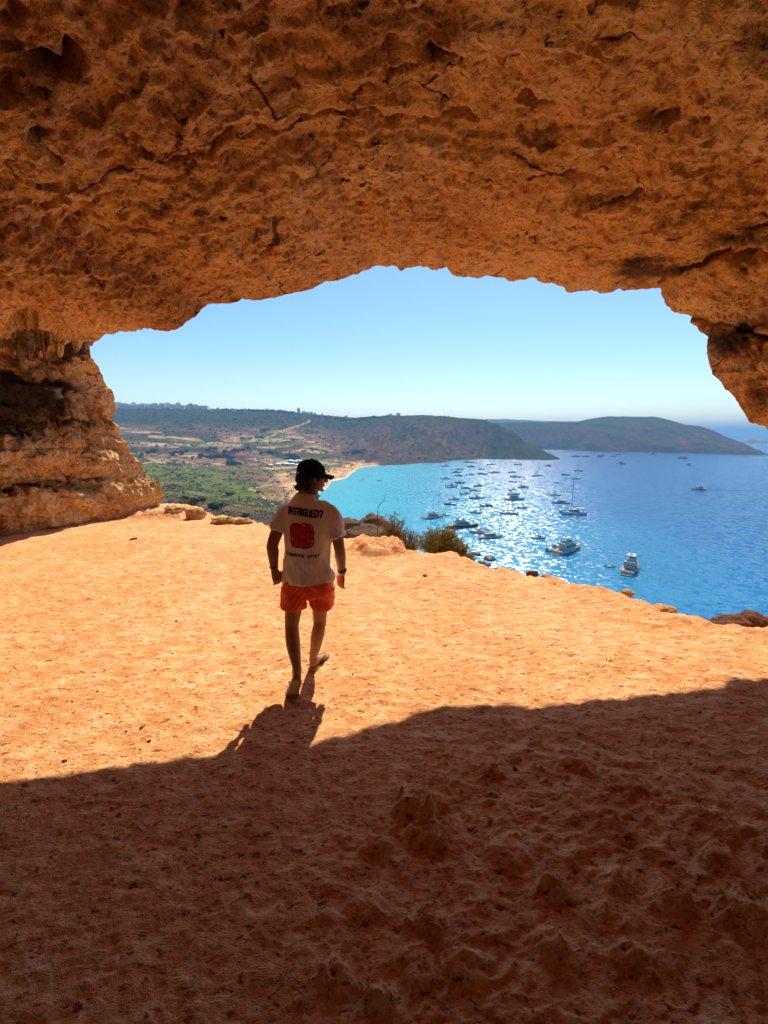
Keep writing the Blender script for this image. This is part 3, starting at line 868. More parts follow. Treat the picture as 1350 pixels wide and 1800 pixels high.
# wind chop: every facet of the surface has its own slope
nzw = N.new('ShaderNodeTexNoise')
nzw.inputs['Scale'].default_value = 0.28
nzw.inputs['Detail'].default_value = 5
nzw.inputs['Roughness'].default_value = 0.92
L.new(v, nzw.inputs['Vector'])
sub = N.new('ShaderNodeVectorMath')
sub.operation = 'SUBTRACT'
L.new(nzw.outputs['Color'], sub.inputs[0])
sub.inputs[1].default_value = (0.5, 0.5, 0.5)
mulv = N.new('ShaderNodeVectorMath')
mulv.operation = 'MULTIPLY'
L.new(sub.outputs[0], mulv.inputs[0])
mulv.inputs[1].default_value = (1.25, 4.8, 0.0)
addv = N.new('ShaderNodeVectorMath')
addv.operation = 'ADD'
rotv = N.new('ShaderNodeVectorRotate')
rotv.rotation_type = 'Z_AXIS'
rotv.inputs['Angle'].default_value = radians(-21)
L.new(mulv.outputs[0], rotv.inputs['Vector'])
L.new(rotv.outputs[0], addv.inputs[0])
addv.inputs[1].default_value = (0, 0, 1)
nrmv = N.new('ShaderNodeVectorMath')
nrmv.operation = 'NORMALIZE'
L.new(addv.outputs[0], nrmv.inputs[0])
L.new(nrmv.outputs[0], B.inputs['Normal'])
sa = np.radians(np.linspace(-100, 100, 120))
sr = np.exp(np.linspace(np.log(40), np.log(14000), 160))
SA, SR = np.meshgrid(sa, sr, indexing='ij')
sx_, sy_ = SR * np.sin(SA), SR * np.cos(SA)
sea = grid_obj('sea', np.stack([sx_, sy_, 0 * sx_ + SEA_Z], -1), M_sea, flip=True)
tag(sea, kind='structure', label='glittering blue sea of the bay')
sea.data.transform(Matrix.Translation((0, 0, -SEA_Z)))
sea.location.z = SEA_Z
# ================================================================ THE MAN WALKING TO THE EDGE
M_skin = flat_mat('tanned_skin', (0.36, 0.165, 0.085), 0.5, vary=0.10, scale=14, spec=0.35)
M_shirt = flat_mat('white_cotton', (0.93, 0.88, 0.88), 0.9, vary=0.05, scale=9, bump=0.15, spec=0.1)
M_shorts = flat_mat('orange_red_nylon', (1.0, 0.09, 0.035), 0.5, vary=0.10, scale=12, spec=0.3)
_sb = M_shorts.node_tree.nodes['Principled BSDF']
_sb.inputs['Sheen Weight'].default_value = 0.7
_sb.inputs['Sheen Roughness'].default_value = 0.6
_sb.inputs['Sheen Tint'].default_value = (1.0, 0.25, 0.08, 1)
M_black = flat_mat('black_cotton', (0.009, 0.009, 0.011), 0.9, vary=0.2, scale=60, spec=0.15)
M_hair = flat_mat('dark_brown_hair', (0.014, 0.008, 0.006), 0.7, vary=0.4, scale=80, bump=0.8)
M_ink = flat_mat('black_print', (0.012, 0.011, 0.014), 0.85)
M_red = flat_mat('crimson_print', (0.55, 0.016, 0.045), 0.85, vary=0.2, scale=40)
M_sole = flat_mat('tan_rubber', (0.42, 0.27, 0.17), 0.85, vary=0.1)
M_strap = flat_mat('dark_rubber', (0.035, 0.022, 0.018), 0.6)
M_white = flat_mat('white_band', (0.75, 0.70, 0.66), 0.6)
M_lens = flat_mat('smoked_lens', (0.30, 0.24, 0.20), 0.08, spec=0.8)
M_plastic = flat_mat('black_plastic', (0.012, 0.012, 0.014), 0.35)

def crom(pts, n):
    pts = np.array(pts, float)
    m = len(pts)
    out = []
    for t in np.linspace(0, m - 1, n):
        i = min(int(t), m - 2)
        f = t - i
        p0, p1, p2, p3 = pts[max(i - 1, 0)], pts[i], pts[i + 1], pts[min(i + 2, m - 1)]
        out.append(0.5 * ((2 * p1) + (-p0 + p2) * f + (2 * p0 - 5 * p1 + 4 * p2 - p3) * f * f + (-p0 + 3 * p1 - 3 * p2 + p3) * f ** 3))
    return np.array(out)

def loft(pts, rads, ref=(1, 0, 0), n=None, seg=20, cap=True):
    """tube of elliptical rings along a path: rads = (half width along ref, half depth)"""
    n = n or max(8, 5 * len(pts))
    data = crom([list(p_) + list(r if isinstance(r, (tuple, list)) else (r, r)) for p_, r in zip(pts, rads)], n)
    V, F = [], []
    for k in range(n):
        c = data[k, :3]
        t = data[min(k + 1, n - 1), :3] - data[max(k - 1, 0), :3]
        t = t / (np.linalg.norm(t) + 1e-9)
        x = np.array(ref, float)
        x = x - t * (x @ t)
        x /= np.linalg.norm(x)
        y = np.cross(t, x)
        for s in range(seg):
            a_ = 2 * pi * s / seg
            V.append(c + x * cos(a_) * abs(data[k, 3]) + y * sin(a_) * abs(data[k, 4]))
    for k in range(n - 1):
        for s in range(seg):
            s2 = (s + 1) % seg
            F.append((k * seg + s, k * seg + s2, (k + 1) * seg + s2, (k + 1) * seg + s))
    if cap:
        F.append(tuple(range(seg))[::-1])
        F.append(tuple((n - 1) * seg + s for s in range(seg)))
    return V, F

def ball(c, r, seg=14, rings=9, M=None):
    V, F = [], []
    r = np.array(r if isinstance(r, (tuple, list)) else (r, r, r), float)
    for k in range(rings + 1):
        th = pi * k / rings
        th = min(max(th, 0.02), pi - 0.02)
        for s in range(seg):
            a_ = 2 * pi * s / seg
            q = np.array([sin(th) * cos(a_), sin(th) * sin(a_), cos(th)]) * r
            if M is not None: q = np.array(M @ Vector(q))
            V.append(np.array(c) + q)
    for k in range(rings):
        for s in range(seg):
            s2 = (s + 1) % seg
            F.append((k * seg + s, (k + 1) * seg + s, (k + 1) * seg + s2, k * seg + s2))
    F.append(tuple(range(seg)))
    F.append(tuple(rings * seg + s for s in range(seg))[::-1])
    return V, F

def merge(parts):
    V, F = [], []
    for v, f in parts:
        o = len(V)
        V += list(v)
        F += [tuple(i + o for i in q) for q in f]
    return V, F

def solid(name, parts, mat, parent, voxel=0.006, smooth=2, wrinkle=None):
    """one continuous skin round overlapping closed volumes"""
    V, F = merge(parts)
    t = mesh_obj('tmp_solid', V, F)
    md = t.modifiers.new('r', 'REMESH')
    md.mode = 'VOXEL'
    md.voxel_size = voxel
    if smooth:
        sm = t.modifiers.new('s', 'SMOOTH')
        sm.iterations = smooth
        sm.factor = 0.5
    dg = bpy.context.evaluated_depsgraph_get()
    me = bpy.data.meshes.new_from_object(t.evaluated_get(dg))
    bpy.data.objects.remove(t)
    if wrinkle is not None:
        co = np.zeros(len(me.vertices) * 3, np.float32)
        no = np.zeros(len(me.vertices) * 3, np.float32)
        me.vertices.foreach_get('co', co)
        me.vertices.foreach_get('normal', no)
        co, no = co.reshape(-1, 3), no.reshape(-1, 3)
        co = co + no * wrinkle(co)[:, None]
        me.vertices.foreach_set('co', co.astype(np.float32).ravel())
    me.polygons.foreach_set('use_smooth', np.ones(len(me.polygons), bool))
    me.materials.clear()
    me.materials.append(mat)
    me.name = name
    o = bpy.data.objects.new(name, me)
    return link(o, parent)

man_base = at_y(537, 1190, 3.02)
man_base[2] = 0.0
person = empty('person', man_base)
tag(person, 'person in white printed t-shirt, orange-red shorts and black cap walking toward the edge', 'person')
MB = np.array(man_base)
def J(px, py, y): return at_y(px, py, y) - MB                   # a joint, in the man's own space

sh_l, sh_r = J(499, 898, 3.07), J(585, 899, 3.06)
el_l, el_r = J(479, 958, 2.98), J(597, 966, 3.08)
wr_l, wr_r = J(482, 1000, 2.98), J(601, 1007, 3.15)
hip_l, hip_r = J(520, 1022, 3.04), J(562, 1022, 3.06)
kn_l, kn_r = J(513, 1104, 2.99), J(562, 1096, 3.14)
an_l, an_r = J(522, 1178, 2.76), J(551, 1158, 3.19)
neck = J(545, 868, 3.08)
head_c = J(549, 838, 3.09)

def hand(wrist, d, thumb, flat, curl):
    """palm, four unequal bent fingers and a thumb from the side of the palm"""
    d = np.array(d) / np.linalg.norm(d)
    fl = np.array(flat, float)
    fl = fl - d * (fl @ d)
    fl /= np.linalg.norm(fl)                                   # across the palm, towards the thumb
    up = np.cross(d, fl) * curl                                # side the fingers curl to
    ps = [loft([wrist - d * 0.02, wrist + d * 0.02, wrist + d * 0.06, wrist + d * 0.095], [(0.026, 0.018), (0.032, 0.017), (0.040, 0.015), (0.040, 0.013)], fl, 12, 14)]
    for k, ln in enumerate((0.072, 0.080, 0.074, 0.058)):
        b = wrist + d * 0.09 + fl * (0.029 - 0.0195 * k)
        p1 = b + d * ln * 0.45 + up * ln * 0.12
        p2 = p1 + d * ln * 0.28 + up * ln * 0.25
        p3 = p2 + d * ln * 0.12 + up * ln * 0.25
        ps.append(loft([b - d * 0.02, b, p1, p2, p3], [0.0092, 0.0092, 0.0085, 0.0078, 0.006], fl, 14, 8))
    b = wrist + d * 0.035 + fl * 0.026
    ps.append(loft([b - fl * 0.01, b + fl * 0.018 + d * 0.02 + up * 0.008, b + fl * 0.022 + d * 0.05 + up * 0.016, b + fl * 0.016 + d * 0.072 + up * 0.022], [0.013, 0.0115, 0.0095, 0.007], up, 12, 8))
    return ps

body = []
# legs
body.append(loft([hip_l + [0, 0, 0.06], hip_l, hip_l * 0.55 + kn_l * 0.45 + [0, 0.012, 0], kn_l + [0, 0.012, 0.04], kn_l, kn_l * 0.68 + an_l * 0.32 + [0, -0.018, 0], kn_l * 0.35 + an_l * 0.65 + [0, -0.008, 0], an_l + [0, 0, 0.03], an_l],
                 [(0.085, 0.09), (0.086, 0.09), (0.072, 0.076), (0.056, 0.06), (0.053, 0.056), (0.054, 0.058), (0.044, 0.045), (0.033, 0.036), (0.033, 0.038)], n=40, seg=22))
body.append(loft([hip_r + [0, 0, 0.06], hip_r, hip_r * 0.55 + kn_r * 0.45 + [0, 0.012, 0], kn_r + [0, 0.01, 0.04], kn_r, kn_r * 0.68 + an_r * 0.32 + [0, -0.02, 0], kn_r * 0.35 + an_r * 0.65 + [0, -0.01, 0], an_r + [0, 0, 0.03], an_r],
                 [(0.085, 0.09), (0.084, 0.09), (0.070, 0.076), (0.055, 0.06), (0.052, 0.056), (0.053, 0.058), (0.044, 0.046), (0.033, 0.037), (0.033, 0.040)], n=40, seg=22))
def foot(heel, ball_, toe, side, up):
    """heel, arch, ball and five toes; points are on the sole"""
    f = (ball_ - heel) / np.linalg.norm(ball_ - heel)
    up = np.array(up, float)
    up = up - f * (up @ f)
    up /= np.linalg.norm(up)
    lat = np.cross(f, up)
    t = (toe - ball_) / np.linalg.norm(toe - ball_)
    tu = np.cross(lat, t)
    ps = [loft([heel + up * 0.03 - f * 0.012, heel + up * 0.034 + f * 0.02, heel + up * 0.036 + f * 0.07, heel * 0.4 + ball_ * 0.6 + up * 0.032, ball_ + up * 0.02, ball_ + t * 0.03 + tu * 0.014],
               [(0.022, 0.024), (0.032, 0.034), (0.033, 0.037), (0.038, 0.031), (0.046, 0.021), (0.044, 0.013)], lat, 24, 16)]
    for k, (ln, r) in enumerate(((0.050, 0.012), (0.046, 0.0095), (0.040, 0.0085), (0.034, 0.008), (0.027, 0.0075))):
        o = lat * side * (0.031 - 0.0165 * k)
        b = ball_ + t * 0.015 + o
        ps.append(loft([b + tu * r, b + t * ln * 0.6 + tu * (r + 0.003), b + t * ln + tu * r * 0.9], [r, r, r * 0.75], lat, 9, 8))
    return ps, f, lat, up, t, tu
# left foot pushes off from the ball with the heel high, right foot is planted ahead
lh, lb, lt = J(522, 1196, 2.715), np.array([J(515, 1222, 2.85)[0], 2.85 - MB[1], 0.022]), np.array([J(514, 1222, 2.92)[0], 2.915 - MB[1], 0.016])
rh = np.array([J(549, 1174, 3.18)[0], 3.175 - MB[1], 0.035])
rb_, rt = rh + np.array([0.062, 0.165, -0.014]), rh + np.array([0.082, 0.22, -0.014])
fl_parts, lf_f, lf_lat, lf_up, lf_t, lf_tu = foot(lh, lb, lt, -1, an_l - lh + np.array([0, 0.10, 0.05]))
fr_parts, rf_f, rf_lat, rf_up, rf_t, rf_tu = foot(rh, rb_, rt, 1, (0, 0, 1))
body += fl_parts + fr_parts
body.append(loft([an_l + [0, 0, 0.02], an_l, lh + lf_up * 0.03 + lf_f * 0.03], [0.034, 0.036, 0.032], n=10))
body.append(loft([an_r + [0, 0, 0.02], an_r, rh + np.array([0.01, 0.03, 0.035])], [0.034, 0.037, 0.034], n=10))
# trunk and neck
pel = (hip_l + hip_r) / 2
chest = (sh_l + sh_r) / 2
body.append(loft([pel + [0, 0, -0.02], pel + [0, 0, 0.08], pel * 0.55 + chest * 0.45, pel * 0.2 + chest * 0.8 + [0, 0.005, 0], chest + [0, 0, 0.0], chest + [0, 0, 0.04], neck + [0, 0, 0.0], neck + [0.004, 0.01, 0.05], head_c + [0, 0.0, -0.02]],
                 [(0.13, 0.10), (0.15, 0.105), (0.145, 0.10), (0.17, 0.11), (0.165, 0.095), (0.10, 0.075), (0.062, 0.062), (0.056, 0.06), (0.05, 0.055)], n=44, seg=24))
# arms
for sh, el, wr, s in ((sh_l, el_l, wr_l, -1), (sh_r, el_r, wr_r, 1)):
    body.append(loft([sh + np.array([-0.07 * s, 0, -0.02]), sh + np.array([-0.02 * s, 0, -0.025]), sh * 0.7 + el * 0.3, sh * 0.35 + el * 0.65, el, el * 0.72 + wr * 0.28, el * 0.3 + wr * 0.7, wr],
                     [(0.04, 0.05), (0.046, 0.052), (0.048, 0.052), (0.047, 0.050), (0.042, 0.043), (0.044, 0.042), (0.035, 0.032), (0.028, 0.022)], n=40))
body += hand(wr_l, J(490, 1026, 3.01) - wr_l, 1, (0.75, 0.65, 0), -1)
body += hand(wr_r, J(597, 1036, 3.17) - wr_r, 1, (-0.8, 0.6, 0), 1)
# head, turned to look out over the bay
YAW, TIP = radians(-62), radians(4)
HM = Matrix.Translation(Vector(head_c)) @ Matrix.Rotation(YAW, 4, 'Z') @ Matrix.Rotation(-TIP, 4, 'X')
def hp(parts):
    return [([np.array(HM @ Vector(q)) for q in V], F) for V, F in parts]
skull = [ball((0, -0.012, 0.025), (0.074, 0.094, 0.092)),
         loft([(0, 0.012, 0.03), (0, 0.024, -0.02), (0, 0.030, -0.06), (0, 0.034, -0.092), (0, 0.036, -0.108)], [(0.068, 0.078), (0.064, 0.072), (0.056, 0.062), (0.042, 0.048), (0.022, 0.030)], (1, 0, 0), 20, 18),
         loft([(0, 0.092, 0.018), (0, 0.105, -0.005), (0, 0.116, -0.028), (0, 0.098, -0.036)], [(0.009, 0.012), (0.011, 0.012), (0.016, 0.012), (0.012, 0.008)], (1, 0, 0), 12, 10),
         ball((0, 0.088, -0.056), (0.024, 0.014, 0.007)), ball((0, 0.086, -0.068), (0.021, 0.014, 0.007)), ball((0, 0.078, -0.100), (0.022, 0.018, 0.014)),
         ball((0.034, 0.078, 0.012), (0.016, 0.012, 0.008)), ball((-0.034, 0.078, 0.012), (0.016, 0.012, 0.008)),
         loft([(-0.055, 0.074, 0.030), (-0.025, 0.092, 0.034), (0, 0.093, 0.03), (0.025, 0.092, 0.034), (0.055, 0.074, 0.030)], [0.009, 0.011, 0.009, 0.011, 0.009], (0, 0, 1), 14, 8)]
for s in (-1, 1):
    skull.append(ball((0.078 * s, -0.006, -0.005), (0.010, 0.020, 0.032), M=Matrix.Rotation(0.25 * s, 3, 'Z')))
    skull.append(ball((0.080 * s, 0.0, -0.026), (0.007, 0.011, 0.012)))
body += hp(skull)
skin = solid('body', body, M_skin, person, 0.0055, 2)
tag(skin, 'bare tanned skin of arms, legs, neck and face')
# ---- shirt
hem = pel + np.array([0.0, 0, 0.022])
tor = [loft([hem + [0.004, 0, -0.006], hem + [0.003, 0, 0.05], hem + [0, 0, 0.13], pel * 0.55 + chest * 0.45 + [-0.006, 0, 0], pel * 0.22 + chest * 0.78, chest + [0, 0, -0.05], chest + [0, 0, 0.015], chest + [0, 0.003, 0.055], chest + [0, 0.006, 0.092], neck + [-0.002, 0.004, -0.014]],
            [(0.205, 0.152), (0.197, 0.142), (0.180, 0.128), (0.178, 0.124), (0.190, 0.130), (0.212, 0.125), (0.205, 0.112), (0.168, 0.094), (0.108, 0.080), (0.070, 0.068)], n=50, seg=28)]
for sh, el, s in ((sh_l, el_l, -1), (sh_r, el_r, 1)):
    ax = el - sh
    ax /= np.linalg.norm(ax)
    tor.append(loft([sh + np.array([-0.10 * s, 0, 0.0]), sh + np.array([-0.03 * s, 0, -0.012]), sh + np.array([0.0, 0, -0.035]) + ax * 0.03, sh + ax * 0.11, sh + ax * (0.165 if s < 0 else 0.195)], [(0.060, 0.078), (0.070, 0.082), (0.070, 0.080), (0.063, 0.078), (0.065, 0.082)], n=22, seg=22))
def shirt_folds(co):
    q = co.astype(np.float32)
    z = (q[:, 2] - pel[2])
    low = sstep(0.45, 0.0, z)
    diag = fbm(np.stack([q[:, 0] * 9 + q[:, 2] * 4, q[:, 1] * 9, q[:, 2] * 3.2 - q[:, 0] * 2], 1) + 3, 3)
    soft = fbm(q * np.array([7, 7, 3.2]) + 8, 3)
    side = sstep(0.10, 0.22, np.abs(q[:, 0] - pel[0]))
    sl = np.sin((q[:, 2] * 1.0 + np.abs(q[:, 0]) * 0.9) * 95 + 5 * soft) * sstep(0.17, 0.24, np.abs(q[:, 0] - chest[0]))
    return (0.016 * low + 0.007 + 0.014 * side) * diag + 0.010 * soft + 0.003 * sl
shirt = solid('t_shirt', tor, M_shirt, person, 0.006, 3, shirt_folds)
tag(shirt, 'loose white t-shirt with black lettering and a red scribbled square on the back')
V, F = [], []
cn = neck + np.array([-0.002, 0.004, -0.018])
for k in range(32):
    a_ = 2 * pi * k / 32
    for t in range(6):
        b_ = 2 * pi * t / 6
        V.append(cn + np.array([cos(a_) * (0.073 + 0.006 * cos(b_)), sin(a_) * (0.071 + 0.006 * cos(b_)), 0.010 * sin(b_) - 0.012 * sin(a_)]))
for k in range(32):
    for t in range(6):
        F.append((k * 6 + t, ((k + 1) % 32) * 6 + t, ((k + 1) % 32) * 6 + (t + 1) % 6, k * 6 + (t + 1) % 6))
mesh_obj('collar', V, F, M_shirt, shirt)
# ---- shorts
hl_e, hr_e = hip_l * 0.47 + kn_l * 0.53 + [0, 0, -0.012], hip_r * 0.49 + kn_r * 0.51 + [0.01, 0, -0.005]
pants = [loft([pel + [0, 0, 0.11], pel + [0, 0, 0.05], pel + [0, 0.0, -0.05], pel + [0, 0.01, -0.085]], [(0.165, 0.118), (0.180, 0.128), (0.182, 0.126), (0.15, 0.10)], n=18, seg=26),
         loft([hip_l + [0.0, 0, 0.03], hip_l + [-0.008, 0, -0.05], hip_l * 0.75 + hl_e * 0.25 + [-0.010, 0, -0.02], hl_e + [-0.004, 0, 0]], [(0.092, 0.11), (0.098, 0.118), (0.098, 0.115), (0.100, 0.112)], n=18, seg=22),
         loft([hip_r + [0.0, 0, 0.03], hip_r + [0.010, 0, -0.05], hip_r * 0.75 + hr_e * 0.25 + [0.014, 0, -0.02], hr_e + [0.008, 0, 0]], [(0.092, 0.11), (0.098, 0.118), (0.098, 0.115), (0.098, 0.112)], n=18, seg=22)]
def short_folds(co):
    q = co.astype(np.float32)
    d = np.abs(q[:, 0] - pel[0])
    a_ = ridged(np.stack([q[:, 0] * 5, q[:, 1] * 6, q[:, 2] * 15 + d * 16], 1) + 2, 3) - 0.6
    return (0.022 * a_ + 0.006 * fbm(q * 16, 3)) * sstep(0.05, 0.0, q[:, 2] - pel[2]) - 0.006 * sstep(0.0, 0.05, q[:, 2] - pel[2])
shorts = solid('shorts', pants, M_shorts, person, 0.006, 1, short_folds)
tag(shorts, 'crinkled orange-red swim shorts')
# ---- print on the back of the shirt
dg = bpy.context.evaluated_depsgraph_get()
_bv = BVHTree.FromPolygons([v.co.copy() for v in shirt.data.vertices], [tuple(q.vertices) for q in shirt.data.polygons])
def on_shirt(x, z, lift):
    hit = _bv.ray_cast(Vector((x, -1.0, z)), Vector((0, 1, 0)))
    if hit[0] is None: return None
    return hit[0] + Vector((0, -lift, 0))
def strokes(name, lines, width, mat, parent, lift=0.002):
    V, F = [], []
    for li, ln in enumerate(lines):
        for (x0, z0), (x1, z1) in zip(ln[:-1], ln[1:]):
            L_ = math.hypot(x1 - x0, z1 - z0)
            if L_ < 1e-6: continue
            ux, uz = (x1 - x0) / L_, (z1 - z0) / L_
            x0_, z0_, x1_, z1_ = x0 - ux * width * 0.4, z0 - uz * width * 0.4, x1 + ux * width * 0.4, z1 + uz * width * 0.4
            m = max(1, int(L_ / 0.012))
            lf_ = lift + random.random() * 0.0012
            prev = None
            for k in range(m + 1):
                f = k / m
                x, z = x0_ + (x1_ - x0_) * f, z0_ + (z1_ - z0_) * f
                a_ = on_shirt(x - uz * width / 2, z + ux * width / 2, lf_)
                b_ = on_shirt(x + uz * width / 2, z - ux * width / 2, lf_)
                if a_ is None or b_ is None:
                    prev = None
                    continue
                V += [a_, b_]
                if prev is not None: F.append((prev, prev + 1, len(V) - 1, len(V) - 2))
                prev = len(V) - 2
    return mesh_obj(name, V, F, mat, parent, False)
GLYPH = {'I': [[(.5, 0), (.5, 1)]], 'N': [[(0, 0), (0, 1), (1, 0), (1, 1)]], 'T': [[(0, 1), (1, 1)], [(.5, 1), (.5, 0)]], 'R': [[(0, 0), (0, 1), (.8, 1), (1, .8), (.9, .55), (0, .5)], [(.4, .5), (1, 0)]],
         'G': [[(1, .85), (.7, 1), (.2, .95), (0, .6), (0, .3), (.25, .02), (.8, 0), (1, .2), (1, .45), (.6, .45)]], 'U': [[(0, 1), (0, .2), (.25, 0), (.75, 0), (1, .2), (1, 1)]], 'E': [[(1, 1), (0, 1), (0, 0), (1, 0)], [(0, .52), (.8, .52)]],
         'D': [[(0, 0), (0, 1), (.6, 1), (1, .7), (1, .3), (.6, 0), (0, 0)]], '?': [[(0, .8), (.2, 1), (.8, 1), (1, .78), (.9, .58), (.5, .42), (.5, .28)], [(.5, .08), (.5, .0)]],
         'F': [[(0, 0), (0, 1), (1, 1)], [(0, .52), (.8, .52)]], 'A': [[(0, 0), (.5, 1), (1, 0)], [(.2, .35), (.8, .35)]], 'B': [[(0, 0), (0, 1), (.8, .95), (.85, .6), (0, .52), (.9, .45), (1, .1), (.7, 0), (0, 0)]],
         'P': [[(0, 0), (0, 1), (.8, 1), (1, .78), (.85, .5), (0, .48)]], 'H': [[(0, 0), (0, 1)], [(1, 0), (1, 1)], [(0, .5), (1, .5)]], 'L': [[(0, 1), (0, 0), (1, 0)]], 'S': [[(1, .88), (.7, 1), (.15, .95), (.05, .7), (.9, .4), (.9, .1), (.4, 0), (0, .12)]]}
def text_lines(txt, x0, x1, zb0, zb1, h, slant=0.10, fill=0.72):
    ws = [0.35 if ch == 'I' else (0.5 if ch == ' ' else 1.0) for ch in txt]
    tot = sum(ws)
    x = 0
    out = []
    rnd = random.Random(5)
    for ch, w_ in zip(txt, ws):
        if ch != ' ':
            jz = rnd.uniform(-0.04, 0.04) * h
            for ln in GLYPH[ch]:
                o = []
                for gx, gz in ln:
                    f = (x + (0.1 + gx * fill if ch != 'I' else 0.2) * w_) / tot
                    o.append((x0 + (x1 - x0) * f + gz * h * slant, zb0 + (zb1 - zb0) * f + gz * h + jz))
                out.append(o)
        x += w_
    return out
def onp(px, py): return J(px, py, 2.92)
a0, a1 = onp(504, 905), onp(566, 912)
strokes('lettering', text_lines('INTRIGUED?', a0[0], a1[0], a0[2], a1[2], 0.047), 0.0115, M_ink, shirt)
a0, a1 = onp(499.5, 979), onp(561, 982)
strokes('lettering', text_lines('FABIAN PHIL ARTIST', a0[0], a1[0], a0[2], a1[2], 0.022), 0.0052, M_ink, shirt)
c0, c1 = onp(508, 922), onp(551, 964)
rnd = random.Random(3)
scr = []
cx_, cz_ = (c0[0] + c1[0]) / 2, (c0[2] + c1[2]) / 2
hw_, hh_ = (c1[0] - c0[0]) / 2, (c0[2] - c1[2]) / 2
for k in range(210):                                            # a square filled by scribbled strokes
    ln = []
    x, z, a_ = rnd.uniform(-0.95, 0.95), rnd.uniform(-0.95, 0.95), rnd.uniform(0, 6.3)
    for q in range(7):
        e = (abs(x) ** 5 + abs(z) ** 5) ** 0.2
        if e > 1.06: x, z = x / e, z / e
        ln.append((cx_ + x * hw_, cz_ + z * hh_))
        a_ += rnd.uniform(-1.0, 1.0)
        x, z = x + 0.20 * cos(a_), z + 0.20 * sin(a_)
    scr.append(ln)
scr.append([(cx_ + 0.2 * hw_, cz_ - 0.9 * hh_), (cx_ + 0.28 * hw_, cz_ - 1.12 * hh_)])
strokes('scribbled_square', scr, 0.0072, M_red, shirt, 0.0012)
# ---- hair, cap, glasses
hair = [ball((0, -0.035, -0.016), (0.086, 0.084, 0.066)), ball((0.0, -0.066, -0.062), (0.070, 0.044, 0.042))]
rnd = random.Random(8)
for k in range(46):
    a_ = rnd.uniform(pi * 1.0, pi * 2.0)
    z = rnd.uniform(-0.098, -0.005)
    rr_ = 0.082 + rnd.uniform(-0.006, 0.010)
    hair.append(ball((rr_ * 0.93 * cos(a_), -0.018 + rr_ * 1.08 * sin(a_), z), rnd.uniform(0.012, 0.022), 8, 6))
for s in (-1, 1):
    hair.append(ball((0.077 * s, 0.022, 0.0), (0.010, 0.018, 0.030), 8, 6))
o = solid('hair', hp(hair), M_hair, person, 0.005, 1, lambda co: 0.006 * fbm(co * 60, 3))
tag(o, 'dark wavy hair below the cap')
cap = solid('cap', hp([loft([(0, -0.014, -0.004), (0, -0.012, 0.035), (0, -0.012, 0.075), (0, -0.011, 0.105), (0, -0.010, 0.125), (0, -0.010, 0.132)], [(0.089, 0.110), (0.090, 0.110), (0.085, 0.104), (0.066, 0.080), (0.038, 0.046), (0.012, 0.014)], (1, 0, 0), 24, 26)]), M_black, person, 0.005, 2)
tag(cap, 'black baseball cap')
VV, FF = [], []
for k in range(9):                                              # curved peak with thickness
    f = k / 8
    for s in range(13):
        x = (s / 12 - 0.5) * 2
        wv = 0.080 - 0.012 * f
        yy = 0.060 + 0.030 * (1 - x * x) ** 0.5 + f * 0.085 * (1 - 0.30 * x * x)
        zz = 0.030 - 0.020 * x * x - 0.020 * f
        VV += [HM @ Vector((x * wv, yy, zz)), HM @ Vector((x * wv, yy, zz - 0.006))]
idx = lambda k, s, t: (k * 13 + s) * 2 + t
for k in range(8):
    for s in range(12):
        FF.append((idx(k, s, 0), idx(k, s + 1, 0), idx(k + 1, s + 1, 0), idx(k + 1, s, 0)))
        FF.append((idx(k, s, 1), idx(k + 1, s, 1), idx(k + 1, s + 1, 1), idx(k, s + 1, 1)))
for s in range(12): FF += [(idx(8, s, 0), idx(8, s + 1, 0), idx(8, s + 1, 1), idx(8, s, 1)), (idx(0, s, 0), idx(0, s, 1), idx(0, s + 1, 1), idx(0, s + 1, 0))]
for k in range(8): FF += [(idx(k, 0, 0), idx(k + 1, 0, 0), idx(k + 1, 0, 1), idx(k, 0, 1)), (idx(k, 12, 0), idx(k, 12, 1), idx(k + 1, 12, 1), idx(k + 1, 12, 0))]
mesh_obj('peak', VV, FF, M_black, cap)
V, F = hp([ball((0, -0.010, 0.134), (0.008, 0.008, 0.004), 10, 6)])[0]
mesh_obj('button', V, F, M_black, cap)
V, F = ball(J(540, 841, 2.965), (0.009, 0.005, 0.009), 12, 8)
_q = HM.inverted() @ Vector(J(540, 841, 2.98))
V, F = hp([ball((0.030, -0.117, 0.028), (0.009, 0.004, 0.009), 10, 6)])[0]
tag(mesh_obj('badge', V, F, M_white, cap), 'small white round badge on the cap')
gl = []
for s in (-1, 1):
    gl.append(loft([(0.012 * s, 0.104, 0.022), (0.056 * s, 0.094, 0.024), (0.070 * s, 0.08, 0.022), (0.079 * s, 0.0, 0.014)], [0.0028] * 4, (0, 0, 1), 16, 6))
    gl.append(loft([(0.012 * s, 0.106, 0.020), (0.014 * s, 0.108, -0.010), (0.034 * s, 0.104, -0.020), (0.056 * s, 0.094, -0.008), (0.058 * s, 0.092, 0.022)], [0.0025] * 5, (0, 0, 1), 16, 6))
gl.append(loft([(-0.012, 0.104, 0.016), (0, 0.108, 0.018), (0.012, 0.104, 0.016)], [0.0025] * 3, (0, 0, 1), 8, 6))
V, F = merge(hp(gl))
glasses = mesh_obj('glasses', V, F, M_plastic, person)
tag(glasses, 'dark framed sunglasses')
for s in (-1, 1):
    V, F = hp([ball((0.035 * s, 0.102, 0.001), (0.021, 0.0035, 0.019), 12, 8, Matrix.Rotation(-0.22 * s, 3, 'Z'))])[0]
    mesh_obj('lens', V, F, M_lens, glasses)
